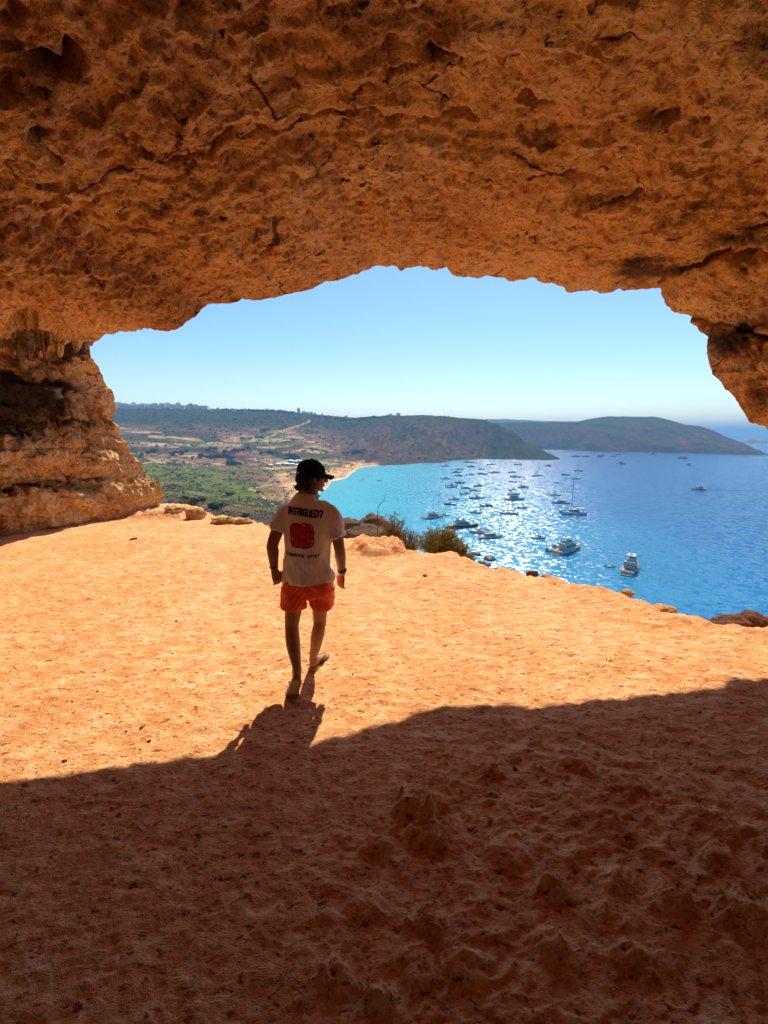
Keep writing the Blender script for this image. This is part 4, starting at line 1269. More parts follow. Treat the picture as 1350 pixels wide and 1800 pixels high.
# ---- things on the wrists
def ring(c, axis, r, t, name, mat, wide=1.0):
    axis = np.array(axis) / np.linalg.norm(axis)
    x = np.cross(axis, (0, 1, 0)); x /= np.linalg.norm(x)
    y = np.cross(axis, x)
    V, F = [], []
    for k in range(24):
        a_ = 2 * pi * k / 24
        d = x * cos(a_) + y * sin(a_)
        for s in range(6):
            b_ = 2 * pi * s / 6
            V.append(c + d * (r + t * cos(b_)) + axis * t * wide * sin(b_))
    for k in range(24):
        for s in range(6):
            F.append((k * 6 + s, ((k + 1) % 24) * 6 + s, ((k + 1) % 24) * 6 + (s + 1) % 6, k * 6 + (s + 1) % 6))
    return mesh_obj(name, V, F, mat, person)
tag(ring(wr_l * 0.92 + el_l * 0.08, wr_l - el_l, 0.031, 0.0045, 'bracelet', M_strap), 'dark cord bracelet on the left wrist')
watch = ring(wr_r * 0.86 + el_r * 0.14, wr_r - el_r, 0.0315, 0.004, 'watch', M_plastic, 2.6)
tag(watch, 'black watch on the right wrist')
V, F = ball(wr_r * 0.86 + el_r * 0.14 + np.array([0.034, -0.004, 0]), (0.008, 0.017, 0.019), 12, 8)
mesh_obj('watch_case', V, F, M_plastic, watch)
tag(ring(wr_r * 0.98 + el_r * 0.02, wr_r - el_r, 0.031, 0.0042, 'bracelet', M_white, 1.4), 'white bracelet below the watch')
# ---- flip flops
def flip_flop(heel, ball_, toe, lat, up, tu, side):
    pts = [heel - (ball_ - heel) * 0.10, heel, heel * 0.5 + ball_ * 0.5, ball_, toe, toe + (toe - ball_) * 0.25]
    wid = [0.020, 0.036, 0.037, 0.048, 0.044, 0.018]
    d = crom([list(p_) + [w_] for p_, w_ in zip(pts, wid)], 20)
    V, F = [], []
    for k in range(20):
        u = up if k < 11 else tu
        for q in (-1, 1):
            V += [d[k, :3] + lat * q * d[k, 3] + u * 0.001, d[k, :3] + lat * q * d[k, 3] - u * 0.015]
    for k in range(19):
        b = k * 4
        F += [(b, b + 2, b + 6, b + 4), (b + 1, b + 5, b + 7, b + 3), (b, b + 4, b + 5, b + 1), (b + 2, b + 3, b + 7, b + 6)]
    F += [(0, 1, 3, 2), (76, 78, 79, 77)]
    o = mesh_obj('flip_flop', V, F, M_sole, person, False)
    post = ball_ + (toe - ball_) * 0.45 + lat * side * 0.018 + tu * 0.006
    for q in (-1, 1):
        s0 = heel * 0.52 + ball_ * 0.48 + lat * q * 0.036
        mid = s0 * 0.45 + post * 0.55 + up * 0.046 + lat * q * 0.012
        V, F = loft([s0, s0 * 0.8 + post * 0.2 + up * 0.036 + lat * q * 0.010, mid, post + tu * 0.016, post], [(0.008, 0.003)] * 5, lat, 16, 8)
        mesh_obj('strap', V, F, M_strap, o)
    return o
tag(flip_flop(lh, lb, lt, lf_lat, lf_up, lf_tu, -1), 'left flip-flop tipped up on its toe')
tag(flip_flop(rh, rb_, rt, rf_lat, np.array([0, 0, 1.0]), np.array([0, 0, 1.0]), 1), 'right flip-flop flat on the ground')
# ================================================================ STONES AND PLANTS ROUND THE EDGE
M_stone = rock_mat('loose_sandstone', (0.60, 0.34, 0.14), (0.36, 0.17, 0.06), (0.72, 0.48, 0.24), 3.0, stain_shade=False, bump=0.7)
M_dark_rock = rock_mat('weathered_rock', (0.16, 0.095, 0.055), (0.07, 0.04, 0.025), (0.27, 0.17, 0.10), 2.0, stain_shade=True, bump=1.0)
M_red_rock = rock_mat('rusty_rock', (0.20, 0.075, 0.035), (0.08, 0.03, 0.016), (0.34, 0.15, 0.07), 2.0, stain_shade=True, bump=1.0)
M_wet_rock = flat_mat('wet_shore_rock', (0.055, 0.042, 0.034), 0.6, vary=0.4, scale=2)

def rock_mesh(name, seed, size, mat, subdiv=4, rough=0.28, flat=0.8):
    bm = bmesh.new()
    bmesh.ops.create_icosphere(bm, subdivisions=subdiv, radius=1.0)
    V = np.array([v.co[:] for v in bm.verts])
    n = fbm(V * 1.1 + seed * 7.3, 3) * rough * 1.6 + fbm(V * 3.2 + seed, 3) * rough * 0.5 + fbm(V * 9 + seed, 2) * rough * 0.16
    V = V * (1 + n)[:, None]
    V[:, 2] = np.maximum(V[:, 2], -flat - 0.1 * fbm(V * 2 + seed, 2))
    V = V * np.array(size)
    for v, c in zip(bm.verts, V): v.co = c
    me = bpy.data.meshes.new(name)
    bm.to_mesh(me)
    bm.free()
    me.polygons.foreach_set('use_smooth', np.ones(len(me.polygons), bool))
    me.materials.append(mat)
    return me

def rock(name, seed, size, mat, loc, label, cat, group=None, rz=0.0, **kw):
    o = bpy.data.objects.new(name, rock_mesh(name, seed, size, mat, **kw))
    o.location = loc
    o.rotation_euler = (0, 0, rz)
    link(o)
    return tag(o, label, cat, group)

def fl_at(px, py, dz=0.0):
    q = at_z(px, py, 0.0)
    for _ in range(4):
        z = float(floor_height(np.array([q[0]]), np.array([q[1]]))[0])
        q = at_z(px, py, z)
    return Vector((q[0], q[1], q[2] + dz))

q = at_y(345, 900, 9.6)
rock('boulder', 1, (0.22, 0.19, 0.17), M_stone, (q[0], q[1], q[2] - 0.06), 'rounded pale boulder on the brink below the left rock pillar', 'boulder', rough=0.34)
q = at_y(306, 893, 9.8)
rock('boulder', 2, (0.24, 0.18, 0.13), M_stone, (q[0], q[1], q[2] - 0.07), 'angular boulder against the foot of the left rock pillar', 'boulder', rough=0.5)
q = at_y(392, 911, 9.1)
rock('boulder', 3, (0.24, 0.18, 0.09), M_stone, (q[0], q[1], q[2] - 0.05), 'low flat slab on the brink right of the rounded boulder', 'boulder', rough=0.5)
q = at_y(425, 914, 9.0)
rock('boulder', 4, (0.18, 0.15, 0.10), M_stone, (q[0], q[1], q[2] - 0.05), 'small boulder on the brink nearest the man on his left side', 'boulder', rough=0.5)
q = at_y(936, 1010, 5.75)
rock('boulder', 5, (0.085, 0.07, 0.06), M_red_rock, (q[0], q[1], q[2]), 'rusty brown stone on the brink above the glitter', 'boulder')
q = at_y(962, 1014, 5.7)
rock('boulder', 6, (0.08, 0.06, 0.04), M_stone, (q[0], q[1], q[2]), 'small pale stone next to the rusty stone on the brink', 'boulder')
q = at_y(1103, 1043, 5.1)
rock('boulder', 7, (0.08, 0.06, 0.05), M_stone, (q[0], q[1], q[2]), 'small pale stone alone on the right brink', 'boulder')
q = at_y(1165, 1070, 4.7)
rock('boulder', 17, (0.16, 0.10, 0.06), M_stone, (q[0], q[1], q[2] - 0.01), 'flat pale slab at the bend of the right brink', 'boulder')
for k, (px, py, y, sz, mt, lb) in enumerate((
        (1285, 1096, 5.7, (0.26, 0.2, 0.14), M_red_rock, 'dark rusty rock below the right brink, leftmost of three'),
        (1325, 1094, 5.9, (0.24, 0.22, 0.20), M_red_rock, 'tallest dark rusty rock below the right brink at the frame edge'),
        (1262, 1101, 5.4, (0.16, 0.12, 0.09), M_dark_rock, 'small dark rock beside the dry scrub below the right brink'),
        (638, 944, 11.5, (0.65, 0.5, 0.42), M_dark_rock, 'broad dark rock just below the edge right of the man'),
        (682, 946, 12.0, (0.55, 0.45, 0.45), M_dark_rock, 'dark rock below the edge, half behind the bushes'),
        (616, 930, 13.5, (0.55, 0.5, 0.40), M_dark_rock, 'dark rock seen past the right sleeve of the man'),
        (655, 922, 14.5, (0.62, 0.5, 0.38), M_dark_rock, 'dark rock with a pale foot behind the broad dark rock'),
        (652, 913, 15.0, (0.26, 0.24, 0.24), M_dark_rock, 'small round dark rock topping the rocks beside the dry stalk'))):
    q = at_y(px, py, y)
    rock('rock', 20 + k, sz, mt, (q[0], q[1], q[2] - sz[2] * 0.15), lb, 'rock', flat=0.9)

# rocks awash at the foot of the cliff
for k, (px, py, s, lb) in enumerate(((838, 975, 2.6, 'highest dark rock awash right of the small low bush'), (826, 984, 3.0, 'dark rock awash just left of the highest shore rock'), (860, 983, 3.4, 'largest dark rock awash in the glitter below the brink'),
                                     (846, 990, 2.2, 'dark rock awash left below the largest shore rock'), (857, 994, 2.0, 'small dark rock awash straight below the largest shore rock'), (900, 1005, 2.0, 'dark rock awash farthest right, near the rusty stone'),
                                     (876, 1001, 1.6, 'tiny dark rock awash between the largest shore rock and the rightmost one'), (813, 979, 1.8, 'small dark rock awash touching the small low bush'))):
    q = at_z(px, py, SEA_Z)
    rock('shore_rock', 40 + k, (s, s * 0.9, s * 0.55), M_wet_rock, (q[0], q[1], SEA_Z + 0.2), lb, 'rock', 'rocks awash below the cliff', rz=k, subdiv=3)

# loose stones on the floor
for k, (px, py, s, lb) in enumerate((
        (310, 1092, 0.022, 'dark pebble alone on the sunlit floor left of the man'), (249, 1280, 0.020, 'dark stone on the sunlit floor, larger of two above the left shadow edge'),
        (222, 1286, 0.014, 'dark pebble on the sunlit floor, smaller of two above the left shadow edge'), (262, 1303, 0.016, 'dark pebble just above the left shadow edge'),
        (171, 1216, 0.016, 'dark pebble on the far left of the sunlit floor'), (113, 1338, 0.02, 'dark stone touching the left shadow edge'),
        (695, 1052, 0.020, 'flat chip of stone right of the man on the sunlit floor'), (747, 1013, 0.05, 'flat dark flake of rock below the bushes'), (235, 948, 0.10, 'thin dark flake of rock on the floor by the left pillar'),
        (905, 1352, 0.022, 'small dark stone in the shadow right of the rock knob'), (620, 1185, 0.012, 'small dark pebble right of the flip-flops'), (165, 1600, 0.018, 'small pale stone in the left shadow'))):
    q = fl_at(px, py)
    s *= 0.75
    rock('stone', 60 + k, (s, s * 0.8, s * (0.25 if s > 0.04 else 0.6)), M_dark_rock if 'dark' in lb else M_stone, q + Vector((0, 0, s * 0.12)), lb, 'stone', rz=k * 1.3, subdiv=2)
# grit: hundreds of chips, too small to count
rs = np.random.RandomState(4)
gx, gy = [], []
while len(gx) < 1500:
    px, py = rs.uniform(-40, 1390), rs.uniform(930, 1790)
    q = at_z(px, py, 0)
    if np.hypot(q[0], q[1]) < np.interp(atan2(q[0], q[1]), b_az, b_r) - 0.2 and rs.rand() < 0.4 + 0.6 * (perlin(np.array([[q[0] * 1.2, q[1] * 1.2, 5.0]]))[0] > 0.05):
        gx.append(q[0]); gy.append(q[1])
gx, gy = np.array(gx), np.array(gy)
gz = floor_height(gx, gy)
V, F = [], []
ico = [(0, 0, 1), (.9, 0, .2), (.3, .85, .2), (-.7, .5, .2), (-.7, -.5, .2), (.3, -.85, .2)]
for x, y, z in zip(gx, gy, gz):
    s = 0.0035 + 0.009 * rs.rand() ** 3
    a_ = rs.rand() * 6.3
    o_ = len(V)
    for c in ico:
        j = 1 + 0.35 * rs.randn()
        V.append((x + s * j * (c[0] * cos(a_) - c[1] * sin(a_)), y + s * j * (c[0] * sin(a_) + c[1] * cos(a_)), z - s * 0.15 + s * 0.8 * c[2]))
    F += [(o_, o_ + k, o_ + k % 5 + 1) for k in range(1, 6)]
grit = mesh_obj('grit', V, F, M_stone, None, False)
tag(grit, 'small chips of stone scattered over the cave floor', 'grit', kind='stuff')

# ---------------------------------------------------------------- plants at the edge
def leaf_mat(name, c0, c1, trans=0.4):
    m, nt, N, L, B = new_mat(name)
    tc = N.new('ShaderNodeTexCoord')
    f = noise_node(N, L, tc.outputs['Object'], 9, 3)
    c = ramp_node(N, L, f, [(0.35, c0), (0.65, c1)])
    L.new(c, B.inputs['Base Color'])
    B.inputs['Roughness'].default_value = 0.7
    B.inputs['Specular IOR Level'].default_value = 0.2
    t = N.new('ShaderNodeBsdfTranslucent')
    L.new(c, t.inputs[0])
    mx = N.new('ShaderNodeMixShader')
    mx.inputs[0].default_value = trans
    L.new(B.outputs[0], mx.inputs[1])
    L.new(t.outputs[0], mx.inputs[2])
    L.new(mx.outputs[0], N['Material Output'].inputs[0])
    return m
M_olive = leaf_mat('olive_leaves', (0.16, 0.125, 0.022), (0.27, 0.20, 0.04))
M_dry = leaf_mat('dry_leaves', (0.17, 0.10, 0.03), (0.30, 0.20, 0.06))
M_scrub = leaf_mat('dark_scrub_leaves', (0.05, 0.042, 0.018), (0.10, 0.075, 0.03), 0.25)
M_twig = flat_mat('dry_twig', (0.13, 0.075, 0.045), 0.9)

def bush(base, w, d, h, n_br, leaf_n, leaf_len, mat, label, seed, lean=0.0, wide=0.006):
    rs = np.random.RandomState(seed)
    root = empty('bush', base)
    tag(root, label, 'bush')
    SV, SF, LV, LF = [], [], [], []
    for b in range(n_br):
        a_ = rs.rand() * 2 * pi
        sp = np.sqrt(rs.rand())
        tip = np.array([cos(a_) * sp * w / 2 + lean * h, sin(a_) * sp * d / 2, h * (0.55 + 0.45 * rs.rand()) * (1 - 0.38 * sp ** 2)])
        mid = tip * np.array([0.45, 0.45, 0.55])
        pts = crom([(cos(a_) * 0.04, sin(a_) * 0.04, -0.15), mid, tip], 9)
        o_ = len(SV)
        for k, q_ in enumerate(pts):
            r = 0.007 * (1 - k / 10)
            for s in range(3):
                SV.append(q_ + np.array([r * cos(s * 2.1), r * sin(s * 2.1), 0]))
        for k in range(8):
            for s in range(3):
                SF.append((o_ + k * 3 + s, o_ + k * 3 + (s + 1) % 3, o_ + (k + 1) * 3 + (s + 1) % 3, o_ + (k + 1) * 3 + s))
        for l in range(leaf_n):
            f = 0.25 + 0.75 * rs.rand()
            q_ = pts[min(8, int(f * 8))] + rs.randn(3) * 0.018
            dr = (tip - mid) / (np.linalg.norm(tip - mid) + 1e-6) * 0.9 + rs.randn(3) * 0.55
            dr /= np.linalg.norm(dr)
            sd = np.cross(dr, rs.randn(3))
            sd /= np.linalg.norm(sd) + 1e-6
            ln = leaf_len * (0.6 + 0.8 * rs.rand())
            o_ = len(LV)
            LV += [q_, q_ + dr * ln * 0.5 + sd * wide, q_ + dr * ln, q_ + dr * ln * 0.5 - sd * wide]
            LF.append((o_, o_ + 1, o_ + 2, o_ + 3))
    mesh_obj('stems', SV, SF, M_twig, root)
    mesh_obj('foliage', LV, LF, mat, root, False)
    return root
q = at_y(692, 966, 8.3)
bush((q[0], q[1], q[2] - 0.10), 0.74, 0.55, 0.98, 90, 42, 0.055, M_dry, 'thin brownish bush at the edge, left of two bushes', 5)
q = at_y(722, 970, 8.4)
bush((q[0], q[1], q[2] - 0.12), 0.55, 0.5, 0.64, 60, 40, 0.05, M_dry, 'low brown twiggy bush between the two larger edge bushes', 6)
q = at_y(772, 982, 7.6)
bush((q[0], q[1], q[2] - 0.10), 1.0, 0.7, 0.82, 190, 60, 0.065, M_olive, 'dense olive-green bush at the edge above the glitter', 7)
q = at_y(812, 984, 7.4)
bush((q[0], q[1], q[2] - 0.10), 0.5, 0.4, 0.42, 60, 44, 0.05, M_olive, 'small low bush right of the dense olive-green bush', 8)
q = at_y(1225, 1098, 5.3)
bush((q[0], q[1], q[2] - 0.10), 0.44, 0.3, 0.22, 70, 36, 0.035, M_scrub, 'dark dry scrub below the right brink', 9, wide=0.004)
q = at_y(640, 934, 12.5)
bush((q[0], q[1], q[2] - 0.2), 1.5, 0.8, 0.55, 90, 40, 0.06, M_scrub, 'dark thorny scrub among the rocks right of the man', 10)
q = at_y(690, 940, 12.0)
bush((q[0], q[1], q[2] - 0.2), 0.9, 0.7, 0.5, 60, 40, 0.06, M_scrub, 'dark scrub behind the thin brownish bush', 11)
q = at_y(330, 892, 12.0)
bush((q[0], q[1], q[2] - 0.2), 0.9, 0.7, 0.45, 60, 40, 0.05, M_scrub, 'dark scrub behind the rounded boulder on the left brink', 12)
# bare stalk of a dead plant
base = at_y(663, 948, 8.7)
stalk_pts = [at_y(a_, b_, 8.7) - base for a_, b_ in ((663, 960), (664, 920), (664, 896), (667, 888), (674, 880), (678, 868))]
root = empty('dead_stalk', base)
tag(root, 'bare crooked plant stalk rising beside the thin brownish bush', 'plant')
V, F = loft(stalk_pts, [0.012, 0.010, 0.008, 0.007, 0.005, 0.003], (1, 0, 0), 24, 6)
mesh_obj('stalk', V, F, M_twig, root)
for t0, t1 in (((673, 881), (681, 882)), ((666, 889), (661, 880)), ((676, 874), (671, 866)), ((664, 905), (669, 899))):
    V, F = loft([at_y(*t0, 8.7) - base, at_y((t0[0] + t1[0]) / 2, (t0[1] + t1[1]) / 2 - 1, 8.7) - base, at_y(*t1, 8.7) - base], [0.004, 0.003, 0.002], (0, 1, 0), 8, 5)
    mesh_obj('twig', V, F, M_twig, root)
# ================================================================ BOATS
M_hullw = flat_mat('white_gelcoat', (0.45, 0.46, 0.48), 0.3, vary=0.04, scale=2)
M_hulln = flat_mat('navy_gelcoat', (0.020, 0.030, 0.065), 0.25)
M_deck = flat_mat('teak_deck', (0.34, 0.22, 0.12), 0.8, vary=0.15, scale=3)
M_glass = flat_mat('tinted_glass', (0.015, 0.02, 0.026), 0.12, spec=0.8)
M_alu = flat_mat('mast_alloy', (0.22, 0.22, 0.23), 0.4, metal=0.6)
M_canvas = flat_mat('grey_canvas', (0.20, 0.21, 0.23), 0.9)
M_sail = flat_mat('furled_sail', (0.62, 0.60, 0.55), 0.9)
M_motor = flat_mat('outboard_cowl', (0.03, 0.03, 0.035), 0.4)
M_tube = flat_mat('grey_inflatable', (0.24, 0.25, 0.26), 0.7)
M_cush = flat_mat('cream_cushion', (0.60, 0.52, 0.42), 0.9)

def hull_mesh(Lh, Bh, fb, bow=1.35, transom=0.85, n=14):
    """planing hull with sheer, flare and a pointed bow; x forwards, z = 0 at the waterline"""
    V, F = [], []
    for k in range(n + 1):
        f = k / n
        x = -Lh / 2 + Lh * f
        taper_ = transom + (1 - transom) * min(1, f / 0.35) if f < 0.35 else max(0.0, 1 - ((f - 0.35) / 0.65) ** 2.3)
        hb = Bh / 2 * taper_ + 0.01
        sheer = fb * (1 + (bow - 1) * f ** 2)
        rake = 0.16 * Lh * max(0, f - 0.75) ** 2 * 4
        for y, z, dx in ((hb, sheer, rake), (hb * 0.96, sheer * 0.55, rake * 0.6), (hb * 0.80, 0.0, 0), (hb * 0.30, -0.12 * Bh, -rake * 0.4), (0, -0.16 * Bh, -rake * 0.5)):
            V.append((x + dx, y, z))
        for y, z, dx in ((hb * 0.30, -0.12 * Bh, -rake * 0.4), (hb * 0.80, 0.0, 0), (hb * 0.96, sheer * 0.55, rake * 0.6), (hb, sheer, rake)):
            V.append((x + dx, -y, z))
    for k in range(n):
        for s in range(8):
            F.append((k * 9 + s, (k + 1) * 9 + s, (k + 1) * 9 + s + 1, k * 9 + s + 1))
    F.append(tuple(range(9)))
    F.append(tuple(n * 9 + s for s in range(9))[::-1])
    DV, DF = [], []
    for k in range(n + 1):
        a_, b_ = V[k * 9], V[k * 9 + 8]
        DV += [(a_[0], a_[1] * 0.985, a_[2] - 0.03 * fb), (b_[0], b_[1] * 0.985, b_[2] - 0.03 * fb)]
        if k: DF.append((2 * k - 2, 2 * k - 1, 2 * k + 1, 2 * k))
    return (V, F), (DV, DF)

def tprism(x0, x1, x0t, x1t, yb, yt, z0, z1, ends=(1.0, 1.0)):
    """tapered house block: bottom from x0 to x1, top from x0t to x1t"""
    V = [(x0, -yb * ends[0], z0), (x1, -yb * ends[1], z0), (x1, yb * ends[1], z0), (x0, yb * ends[0], z0), (x0t, -yt * ends[0], z1), (x1t, -yt * ends[1], z1), (x1t, yt * ends[1], z1), (x0t, yt * ends[0], z1)]
    return V, [(3, 2, 1, 0), (4, 5, 6, 7), (0, 1, 5, 4), (1, 2, 6, 5), (2, 3, 7, 6), (3, 0, 4, 7)]

def rod(a_, b_, r, seg=6):
    a_, b_ = np.array(a_, float), np.array(b_, float)
    ref = (1, 0, 0) if abs((b_ - a_)[0]) < 0.8 * np.linalg.norm(b_ - a_) else (0, 1, 0)
    return loft([a_, b_], [r, r], ref, 2, seg)

def M_(name, vf, mat, parent): return mesh_obj(name, vf[0], vf[1], mat, parent, False)

def motor_yacht(Lh=16.0, hullm=None, fly=True, hardtop=True):
    r = empty('motor_yacht')
    B_ = Lh * 0.28
    fb = Lh * 0.088
    (hv_, hf_), (dv_, df_) = hull_mesh(Lh, B_, fb)
    h = mesh_obj('hull', hv_, hf_, hullm or M_hullw, r)
    M_('window_band', merge([tprism(-0.18 * Lh, 0.22 * Lh, -0.16 * Lh, 0.20 * Lh, B_ * 0.492 * 1, B_ * 0.497, fb * 0.55, fb * 0.78, (1, 0.86))]), M_glass, h)
    mesh_obj('deck', dv_, df_, M_deck, r, False)
    c = M_('cabin', tprism(-0.26 * Lh, 0.24 * Lh, -0.23 * Lh, 0.10 * Lh, B_ * 0.38, B_ * 0.32, fb * 0.95, fb * 2.35, (1, 0.72)), M_hullw, r)
    M_('cabin_window', tprism(-0.235 * Lh, 0.205 * Lh, -0.225 * Lh, 0.125 * Lh, B_ * 0.385, B_ * 0.348, fb * 1.45, fb * 2.12, (1, 0.76)), M_glass, c)
    M_('windscreen', tprism(0.150 * Lh, 0.222 * Lh, 0.095 * Lh, 0.128 * Lh, B_ * 0.30, B_ * 0.27, fb * 1.5, fb * 2.2, (1, 0.9)), M_glass, c)
    M_('foredeck_cushion', tprism(0.25 * Lh, 0.36 * Lh, 0.26 * Lh, 0.35 * Lh, B_ * 0.16, B_ * 0.15, fb * 1.05, fb * 1.32), M_cush, r)
    M_('swim_platform', tprism(-0.57 * Lh, -0.495 * Lh, -0.57 * Lh, -0.495 * Lh, B_ * 0.40, B_ * 0.40, 0.12, 0.35), M_deck, r)
    if fly:
        f = M_('flybridge', tprism(-0.34 * Lh, 0.10 * Lh, -0.34 * Lh, 0.07 * Lh, B_ * 0.37, B_ * 0.36, fb * 2.35, fb * 2.85, (1, 0.72)), M_hullw, r)
        M_('console', tprism(-0.02 * Lh, 0.05 * Lh, -0.01 * Lh, 0.02 * Lh, B_ * 0.2, B_ * 0.18, fb * 2.85, fb * 3.25), M_glass, f)
        M_('seat', tprism(-0.24 * Lh, -0.12 * Lh, -0.24 * Lh, -0.13 * Lh, B_ * 0.24, B_ * 0.24, fb * 2.85, fb * 3.1), M_cush, f)
        for s in (-1, 1):
            M_('arch_post', rod((-0.22 * Lh, s * B_ * 0.33, fb * 2.8), (-0.17 * Lh, s * B_ * 0.28, fb * 4.0), 0.012 * Lh), M_hullw, r)
            M_('arch_post', rod((0.02 * Lh, s * B_ * 0.26, fb * 2.8), (-0.02 * Lh, s * B_ * 0.25, fb * 4.0), 0.006 * Lh), M_hullw, r)
        M_('hardtop', tprism(-0.26 * Lh, 0.02 * Lh, -0.25 * Lh, 0.0, B_ * 0.34, B_ * 0.32, fb * 4.0, fb * 4.16, (1, 0.85)), M_hullw if hardtop else M_canvas, r)
        M_('radar', loft([(-0.15 * Lh, 0, fb * 4.16), (-0.15 * Lh, 0, fb * 4.5)], [0.022 * Lh, 0.018 * Lh], (1, 0, 0), 3, 8), M_hullw, r)
        M_('aerial', rod((-0.2 * Lh, B_ * 0.2, fb * 4.1), (-0.24 * Lh, B_ * 0.2, fb * 5.9), 0.003 * Lh, 4), M_alu, r)
    rl = []
    for s in (-1, 1):
        pts = [(Lh * (-0.05 + 0.53 * t), s * B_ * 0.47 * max(0.05, 1 - max(0, t - 0.25) ** 2.2 * 1.7), fb * (1.45 + 0.30 * t)) for t in np.linspace(0, 1, 7)]
        rl.append(loft(pts, [0.0022 * Lh] * 7, (0, 0, 1), 10, 4))
        for q_ in pts[::2]: rl.append(rod((q_[0], q_[1], q_[2] - fb * 0.5), q_, 0.002 * Lh, 4))
    M_('rail', merge(rl), M_alu, r)
    return r

def sail_boat(Lh=12.0, mast=1.28, hullm=None):
    r = empty('sailing_boat')
    B_, fb = Lh * 0.30, Lh * 0.085
    (hv_, hf_), (dv_, df_) = hull_mesh(Lh, B_, fb, 1.2, 0.7)
    mesh_obj('hull', hv_, hf_, hullm or M_hullw, r)
    mesh_obj('deck', dv_, df_, M_deck, r, False)
    c = M_('coachroof', tprism(-0.12 * Lh, 0.22 * Lh, -0.10 * Lh, 0.17 * Lh, B_ * 0.30, B_ * 0.25, fb * 0.95, fb * 1.5, (1, 0.6)), M_hullw, r)
    M_('cabin_window', tprism(-0.10 * Lh, 0.15 * Lh, -0.09 * Lh, 0.14 * Lh, B_ * 0.301, B_ * 0.28, fb * 1.12, fb * 1.36, (1, 0.68)), M_glass, c)
    M_('mast', loft([(0.06 * Lh, 0, fb), (0.06 * Lh, 0, Lh * mast)], [0.011 * Lh, 0.008 * Lh], (1, 0, 0), 3, 6), M_alu, r)
    M_('boom', rod((0.05 * Lh, 0, fb * 2.4), (-0.34 * Lh, 0, fb * 2.5), 0.008 * Lh), M_alu, r)
    M_('furled_sail', loft([(0.04 * Lh, 0, fb * 2.62), (-0.12 * Lh, 0, fb * 2.75), (-0.33 * Lh, 0, fb * 2.66)], [0.014 * Lh, 0.020 * Lh, 0.010 * Lh], (0, 1, 0), 8, 8), M_sail, r)
    M_('stay', rod((0.50 * Lh, 0, fb * 1.2), (0.06 * Lh, 0, Lh * mast), 0.0035 * Lh, 4), M_alu, r)
    M_('stay', rod((-0.49 * Lh, 0, fb), (0.06 * Lh, 0, Lh * mast), 0.002 * Lh, 4), M_alu, r)
    M_('spreader', rod((0.06 * Lh, -0.08 * Lh, Lh * mast * 0.58), (0.06 * Lh, 0.08 * Lh, Lh * mast * 0.58), 0.003 * Lh, 4), M_alu, r)
    M_('bimini', tprism(-0.38 * Lh, -0.16 * Lh, -0.36 * Lh, -0.18 * Lh, B_ * 0.34, B_ * 0.30, fb * 2.2, fb * 2.38), M_canvas, r)
    for s in (-1, 1): M_('bimini_post', rod((-0.27 * Lh, s * B_ * 0.33, fb * 0.9), (-0.27 * Lh, s * B_ * 0.32, fb * 2.22), 0.003 * Lh, 4), M_alu, r)
    return r

def catamaran(Lh=14.0):
    r = empty('catamaran')
    B_, fb = Lh * 0.5, Lh * 0.11
    for s in (-1, 1):
        (hv_, hf_), _d = hull_mesh(Lh, Lh * 0.13, fb, 1.1, 0.75)
        mesh_obj('hull', [(x, y + s * B_ * 0.38, z) for x, y, z in hv_], hf_, M_hullw, r)
    M_('bridge_deck', tprism(-0.42 * Lh, 0.22 * Lh, -0.42 * Lh, 0.22 * Lh, B_ * 0.40, B_ * 0.42, fb * 0.6, fb * 1.02), M_hullw, r)
    M_('trampoline', tprism(0.22 * Lh, 0.42 * Lh, 0.22 * Lh, 0.42 * Lh, B_ * 0.36, B_ * 0.36, fb * 0.86, fb * 0.89), M_canvas, r)
    c = M_('cabin', tprism(-0.22 * Lh, 0.20 * Lh, -0.20 * Lh, 0.10 * Lh, B_ * 0.34, B_ * 0.28, fb * 1.02, fb * 2.0, (1, 0.75)), M_hullw, r)
    M_('cabin_window', tprism(-0.20 * Lh, 0.18 * Lh, -0.195 * Lh, 0.135 * Lh, B_ * 0.342, B_ * 0.305, fb * 1.35, fb * 1.8, (1, 0.76)), M_glass, c)
    M_('hardtop', tprism(-0.42 * Lh, -0.14 * Lh, -0.41 * Lh, -0.15 * Lh, B_ * 0.33, B_ * 0.31, fb * 2.45, fb * 2.6), M_hullw, r)
    for s in (-1, 1): M_('hardtop_post', rod((-0.38 * Lh, s * B_ * 0.3, fb), (-0.38 * Lh, s * B_ * 0.3, fb * 2.5), 0.006 * Lh), M_hullw, r)
    M_('mast', loft([(0.08 * Lh, 0, fb * 2.0), (0.08 * Lh, 0, Lh * 1.42)], [0.013 * Lh, 0.009 * Lh], (1, 0, 0), 3, 6), M_alu, r)
    M_('boom', rod((0.07 * Lh, 0, fb * 2.9), (-0.34 * Lh, 0, fb * 3.0), 0.009 * Lh), M_alu, r)
    M_('furled_sail', loft([(0.06 * Lh, 0, fb * 3.1), (-0.12 * Lh, 0, fb * 3.25), (-0.33 * Lh, 0, fb * 3.15)], [0.014 * Lh, 0.022 * Lh, 0.012 * Lh], (0, 1, 0), 8, 8), M_sail, r)
    M_('stay', rod((0.40 * Lh, 0, fb * 1.0), (0.08 * Lh, 0, Lh * 1.38), 0.003 * Lh, 4), M_alu, r)
    return r

